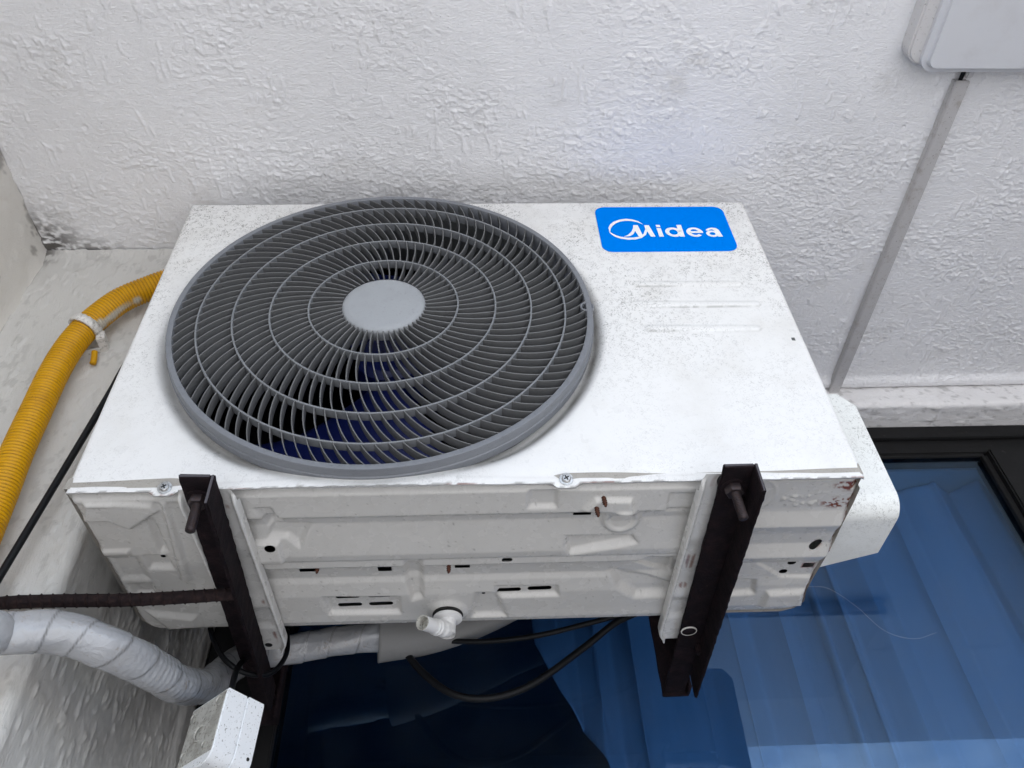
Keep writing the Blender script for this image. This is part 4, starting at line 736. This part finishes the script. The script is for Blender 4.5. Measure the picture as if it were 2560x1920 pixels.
# ================================================================ wrapped pipe
def pipe():
    P_ = [(-.26, .015, -.185), (-.15, .018, -.155), (-.0431, .03, -.1334), (-.0316, .05, -.1248), (.0106, .072, -.1128), (.0486, .10, -.1146), (.0696, .16, -.1093), (.0839, .22, -.0971), (.0850, .29, -.0601), (.0890, .345, -.0132), (.1091, .385, .0249), (.1535, .40, .0395), (.2153, .40, .0479), (.2843, .40, .0576)]
    C = catmull(P_, 20); C, t = resample(C, .0014); ns = 44; th = np.linspace(0, 2*PI, ns, endpoint=False); L_ = t[-1]
    T, TH = np.meshgrid(t, th, indexing='ij'); tb = T-.006*np.sin(T*30)
    ph = (tb/.036+TH/(2*PI)) % 1
    inner = np.exp(-((T-.42)/.06)**2)                      # crinkles on the inside of the bend
    crk = .0005*inner*np.maximum(0, np.sin(T*900+2*np.sin(TH*2)))*sst(np.cos(TH-.0), -.3, .5)
    end = sst(T, L_-.05, L_-.005)
    rr = .0188+.0011*ph+.0026*(fbm(T, TH, .05, 1.5, 3, 7)-.5)+.0010*np.sin(3*TH+T*40)+.0008*np.abs(fbm(T, TH, .02, .5, 3, 17)-.5)*2+crk+end*(.0015+.0035*np.sin(5*TH+1)*(fbm(T, TH, .01, .5, 2, 3)))
    A_ = {}; V, F = tube_vf(C, lambda a, q: rr[min(len(t)-1, int(round(a/L_*(len(t)-1))))], ns, True, t)
    o = mesh('wrapped_pipe', V, F, M_wrap, None, origin=(.06, .15, -.09))
    g = (1-sst(np.minimum(ph, 1-ph)*.036, .0002, .0016))*.75
    o.data.attributes.new('groove', 'FLOAT', 'POINT').data.foreach_set('value', g.ravel().astype(np.float32))
    tag(o, 'grey taped insulated pipe sweeping along the column below the air conditioner', 'pipe')
pipe()
C = catmull([(.262, .405, .066), (.33, .415, .072), (.40, .42, .088), (.47, .42, .112), (.56, .42, .15)], 16)
V, F = tube_vf(C, lambda a, th: (.034-.10*min(a, .2))*(1+.35*np.abs(np.sin(th))**2), 24); o = mesh('sheet_wrapped_duct', V, F, M_sheet, None, origin=(.38, .42, .09)); tag(o, 'dull grey sheet wrapped bundle tapering to the right behind the drain elbow', 'duct')

def cable(P_, r, label, n=12): 
    o = tube('cable', P_, r, M_cable, None, n=n); return tag(o, label, 'cable')
cable([(-.135, .09, -.42), (-.1095, .09, -.23), (-.0865, .09, -.0671), (-.083, .09, -.037), (-.068, .09, .095), (-.0544, .09, .2207), (-.0462, .09, .2943), (-.02, .10, .42)], .0041, 'straight black cable crossing the column beside the yellow hose')
cable([(.24, .425, .075), (.2885, .42, .067), (.3802, .41, .0476), (.4636, .40, .0453), (.5411, .39, .0558), (.6244, .385, .0767), (.68, .39, .11)], .0038, 'thin black cable sagging slightly, upper of the two below the pan')
cable([(.25, .425, .085), (.2792, .42, .0663), (.3241, .41, .006), (.3686, .40, -.0322), (.417, .40, -.0387), (.4726, .40, -.0215), (.5455, .40, .0277), (.5933, .39, .0592), (.6416, .385, .0802), (.69, .38, .12)], .0049, 'thick black cable hanging in a deep loop in front of the window')
cable([(.055, .31, .05), (.0675, .30, .0145), (.0816, .285, -.0108), (.1034, .275, -.0405), (.1279, .285, -.0521), (.1496, .31, -.0401), (.1554, .345, .0021), (.1450, .37, .0497)], .0032, 'thin black cable looped around the left bracket arm')
cable([(.135, .40, .045), (.1251, .37, .030), (.1132, .34, .0029), (.1181, .28, -.0459), (.141, .2, -.1124), (.1640, .13, -.155)], .0034, 'short black cable rising from the white box to the left bracket')

# ================================================================ white box low on the left
jb = thing('junction_box', (.155, .14, -.18), 'white plastic box with one grimy side, hanging below the wrapped pipe', 'junction box')
A = np.array((.1646, .1154, -.150)); d1 = np.array((.0259, .0418, 0)); d2 = np.array((-.0452, .0481, 0)); d1 /= np.linalg.norm(d1); d2 /= np.linalg.norm(d2); dn = np.array((-.030, -.045, -1)); dn /= np.linalg.norm(dn)
def jbox(name, a0, a1, b0, b1, c0, c1, m, bev):
    bm = bmesh.new(); v = box(bm, a0, a1, b0, b1, c0, c1, bev=bev, seg=4)
    for v in bm.verts: p_ = A+d1*v.co.x+d2*v.co.y+dn*v.co.z; v.co = p_
    return bm_obj(name, bm, m, jb, auto=35, origin=tuple(A))
def jext(name, a0, a1, m, grow=0.):
    r = .014; P_ = [(-grow, -grow), (-grow, .054)]+[(r-grow-r*math.cos(R(90*k/8)), .054+grow+r*math.sin(R(90*k/8))) for k in range(1, 9)]+[(.052+grow+r*math.sin(R(90*k/8)), .054+grow+r*math.cos(R(90*k/8))) for k in range(0, 9)]+[(.066+grow, -grow)]
    bm = bmesh.new(); f = bm.faces.new([bm.verts.new((a0, b, c)) for b, c in P_]); g = bmesh.ops.extrude_face_region(bm, geom=[f]); bmesh.ops.translate(bm, verts=[v for v in g['geom'] if isinstance(v, bmesh.types.BMVert)], vec=(a1-a0, 0, 0))
    bmesh.ops.bevel(bm, geom=[e for e in bm.edges if abs(e.verts[0].co.x-e.verts[1].co.x) < 1e-6], offset=.0012, segments=2, affect='EDGES')
    for v in bm.verts: v.co = A+d1*v.co.x+d2*v.co.y+dn*v.co.z
    return bm_obj(name, bm, m, jb, auto=35, origin=tuple(A))
body = jext('body', 0, .0262, M_box); jext('lid', .0264, .0492, M_box, .0004)
bm = bmesh.new(); v = box(bm, -.0008, .0004, .0022, .0640, .0022, .0585, bev=.0003)
for v in bm.verts: v.co = A+d1*v.co.x+d2*v.co.y+dn*v.co.z
bk = bm_obj('back_plate', bm, M_boxg, jb, auto=35, origin=tuple(A)); bk['label'] = 'grimy grey back of the box'
ny = -d1
for cb, cc, r_ in ((.034, .034, .0085), (.010, .010, .0050), (.055, .050, .0045), (.017, .050, .0040), (.056, .012, .0045)):
    p_ = A+d2*cb+dn*cc+ny*.0008; lathe('knockout', [(r_*.72, 0), (r_*.78, .0011), (r_*.95, .0012), (r_, 0)], tuple(ny), tuple(p_), M_boxg, jb, 28)
p_ = A+d1*.043+d2*(-.0005)+dn*.055; lathe('screw_hole', [(0, .0004), (.0014, .0004), (.0018, .0)], tuple(-d2), tuple(p_), M_black, jb, 16)
bm = bmesh.new(); box(bm, -.0035, .19, .165, .170, -.20, -.17); o = None; bm.free()
tube('mount_arm', [(.135, .178, -.195), (.08, .21, -.23), (-.012, .25, -.27)], .009, M_boxg, jb)

# ================================================================ ceiling lamp and trunking
lp = thing('ceiling_lamp', (1.2, -.34, CZ), 'flat square opal lamp fixed to the rough ceiling at the top right', 'lamp')
bm = bmesh.new(); P_ = rrect(.9770, 1.45, -.68, -.1960, .022, 8)
def slab_xy(name, P_, z0, z1, m, parent, bev=.004, hole=None):
    bm = bmesh.new(); f = bm.faces.new([bm.verts.new((x, y, z0)) for x, y in P_]); g = bmesh.ops.extrude_face_region(bm, geom=[f]); bmesh.ops.translate(bm, verts=[v for v in g['geom'] if isinstance(v, bmesh.types.BMVert)], vec=(0, 0, z1-z0))
    es = [e for e in bm.edges if all(abs(v.co.z-min(z0, z1)) < 1e-6 for v in e.verts)]
    bmesh.ops.bevel(bm, geom=es, offset=bev, segments=5, affect='EDGES')
    return bm_obj(name, bm, m, parent, auto=35, origin=(P_[0][0], P_[0][1], z0))
slab_xy('lamp_base', P_, .5340, .5600, M_trim, lp, .0025)
bm.free()
slab_xy('diffuser', rrect(.9950, 1.4490, -.6790, -.1890, .020, 8), .5200, .5390, M_opal, lp, .008)
lathe('screw_hole', [(0, .0003), (.0040, .0003), (.0046, .0)], (-1, 0, 0), (.9770, -.285, .547), M_black, lp, 20)
tk = thing('cable_trunking', (1.076, .13, CZ), 'narrow grey plastic trunking running from the lamp across the ceiling', 'trunking')
boxo('trunking_base', (1.0655, 1.0845, -.166, .4325, .5500, .5605), M_trunk, tk, .0006); boxo('trunking_lid', (1.0650, 1.0850, -.168, .4330, .5455, .5500), M_trunk, tk, .0012)
tube('lead', [(1.073, -.160, .552), (1.073, -.18, .551), (1.074, -.20, .549)], .0028, M_cable, tk)
boxo('gland', (1.078, 1.088, -.192, -.17, .549, .557), M_trim, tk, .002)
# hair-thin thread of cobweb on the glass
cw = catmull([(.93, .500, .175), (.965, .503, .172), (1.00, .505, .14), (1.03, .506, .098), (1.07, .506, .083), (1.11, .506, .092)], 14)
V, F = tube_vf(cw, .00013, 5); o = mesh('cobweb_thread', V, F, mat('cobweb', (.6, .62, .64), .6), None, origin=(1, .505, .12)); tag(o, 'fine curved cobweb thread hanging in front of the blue glass', 'cobweb')
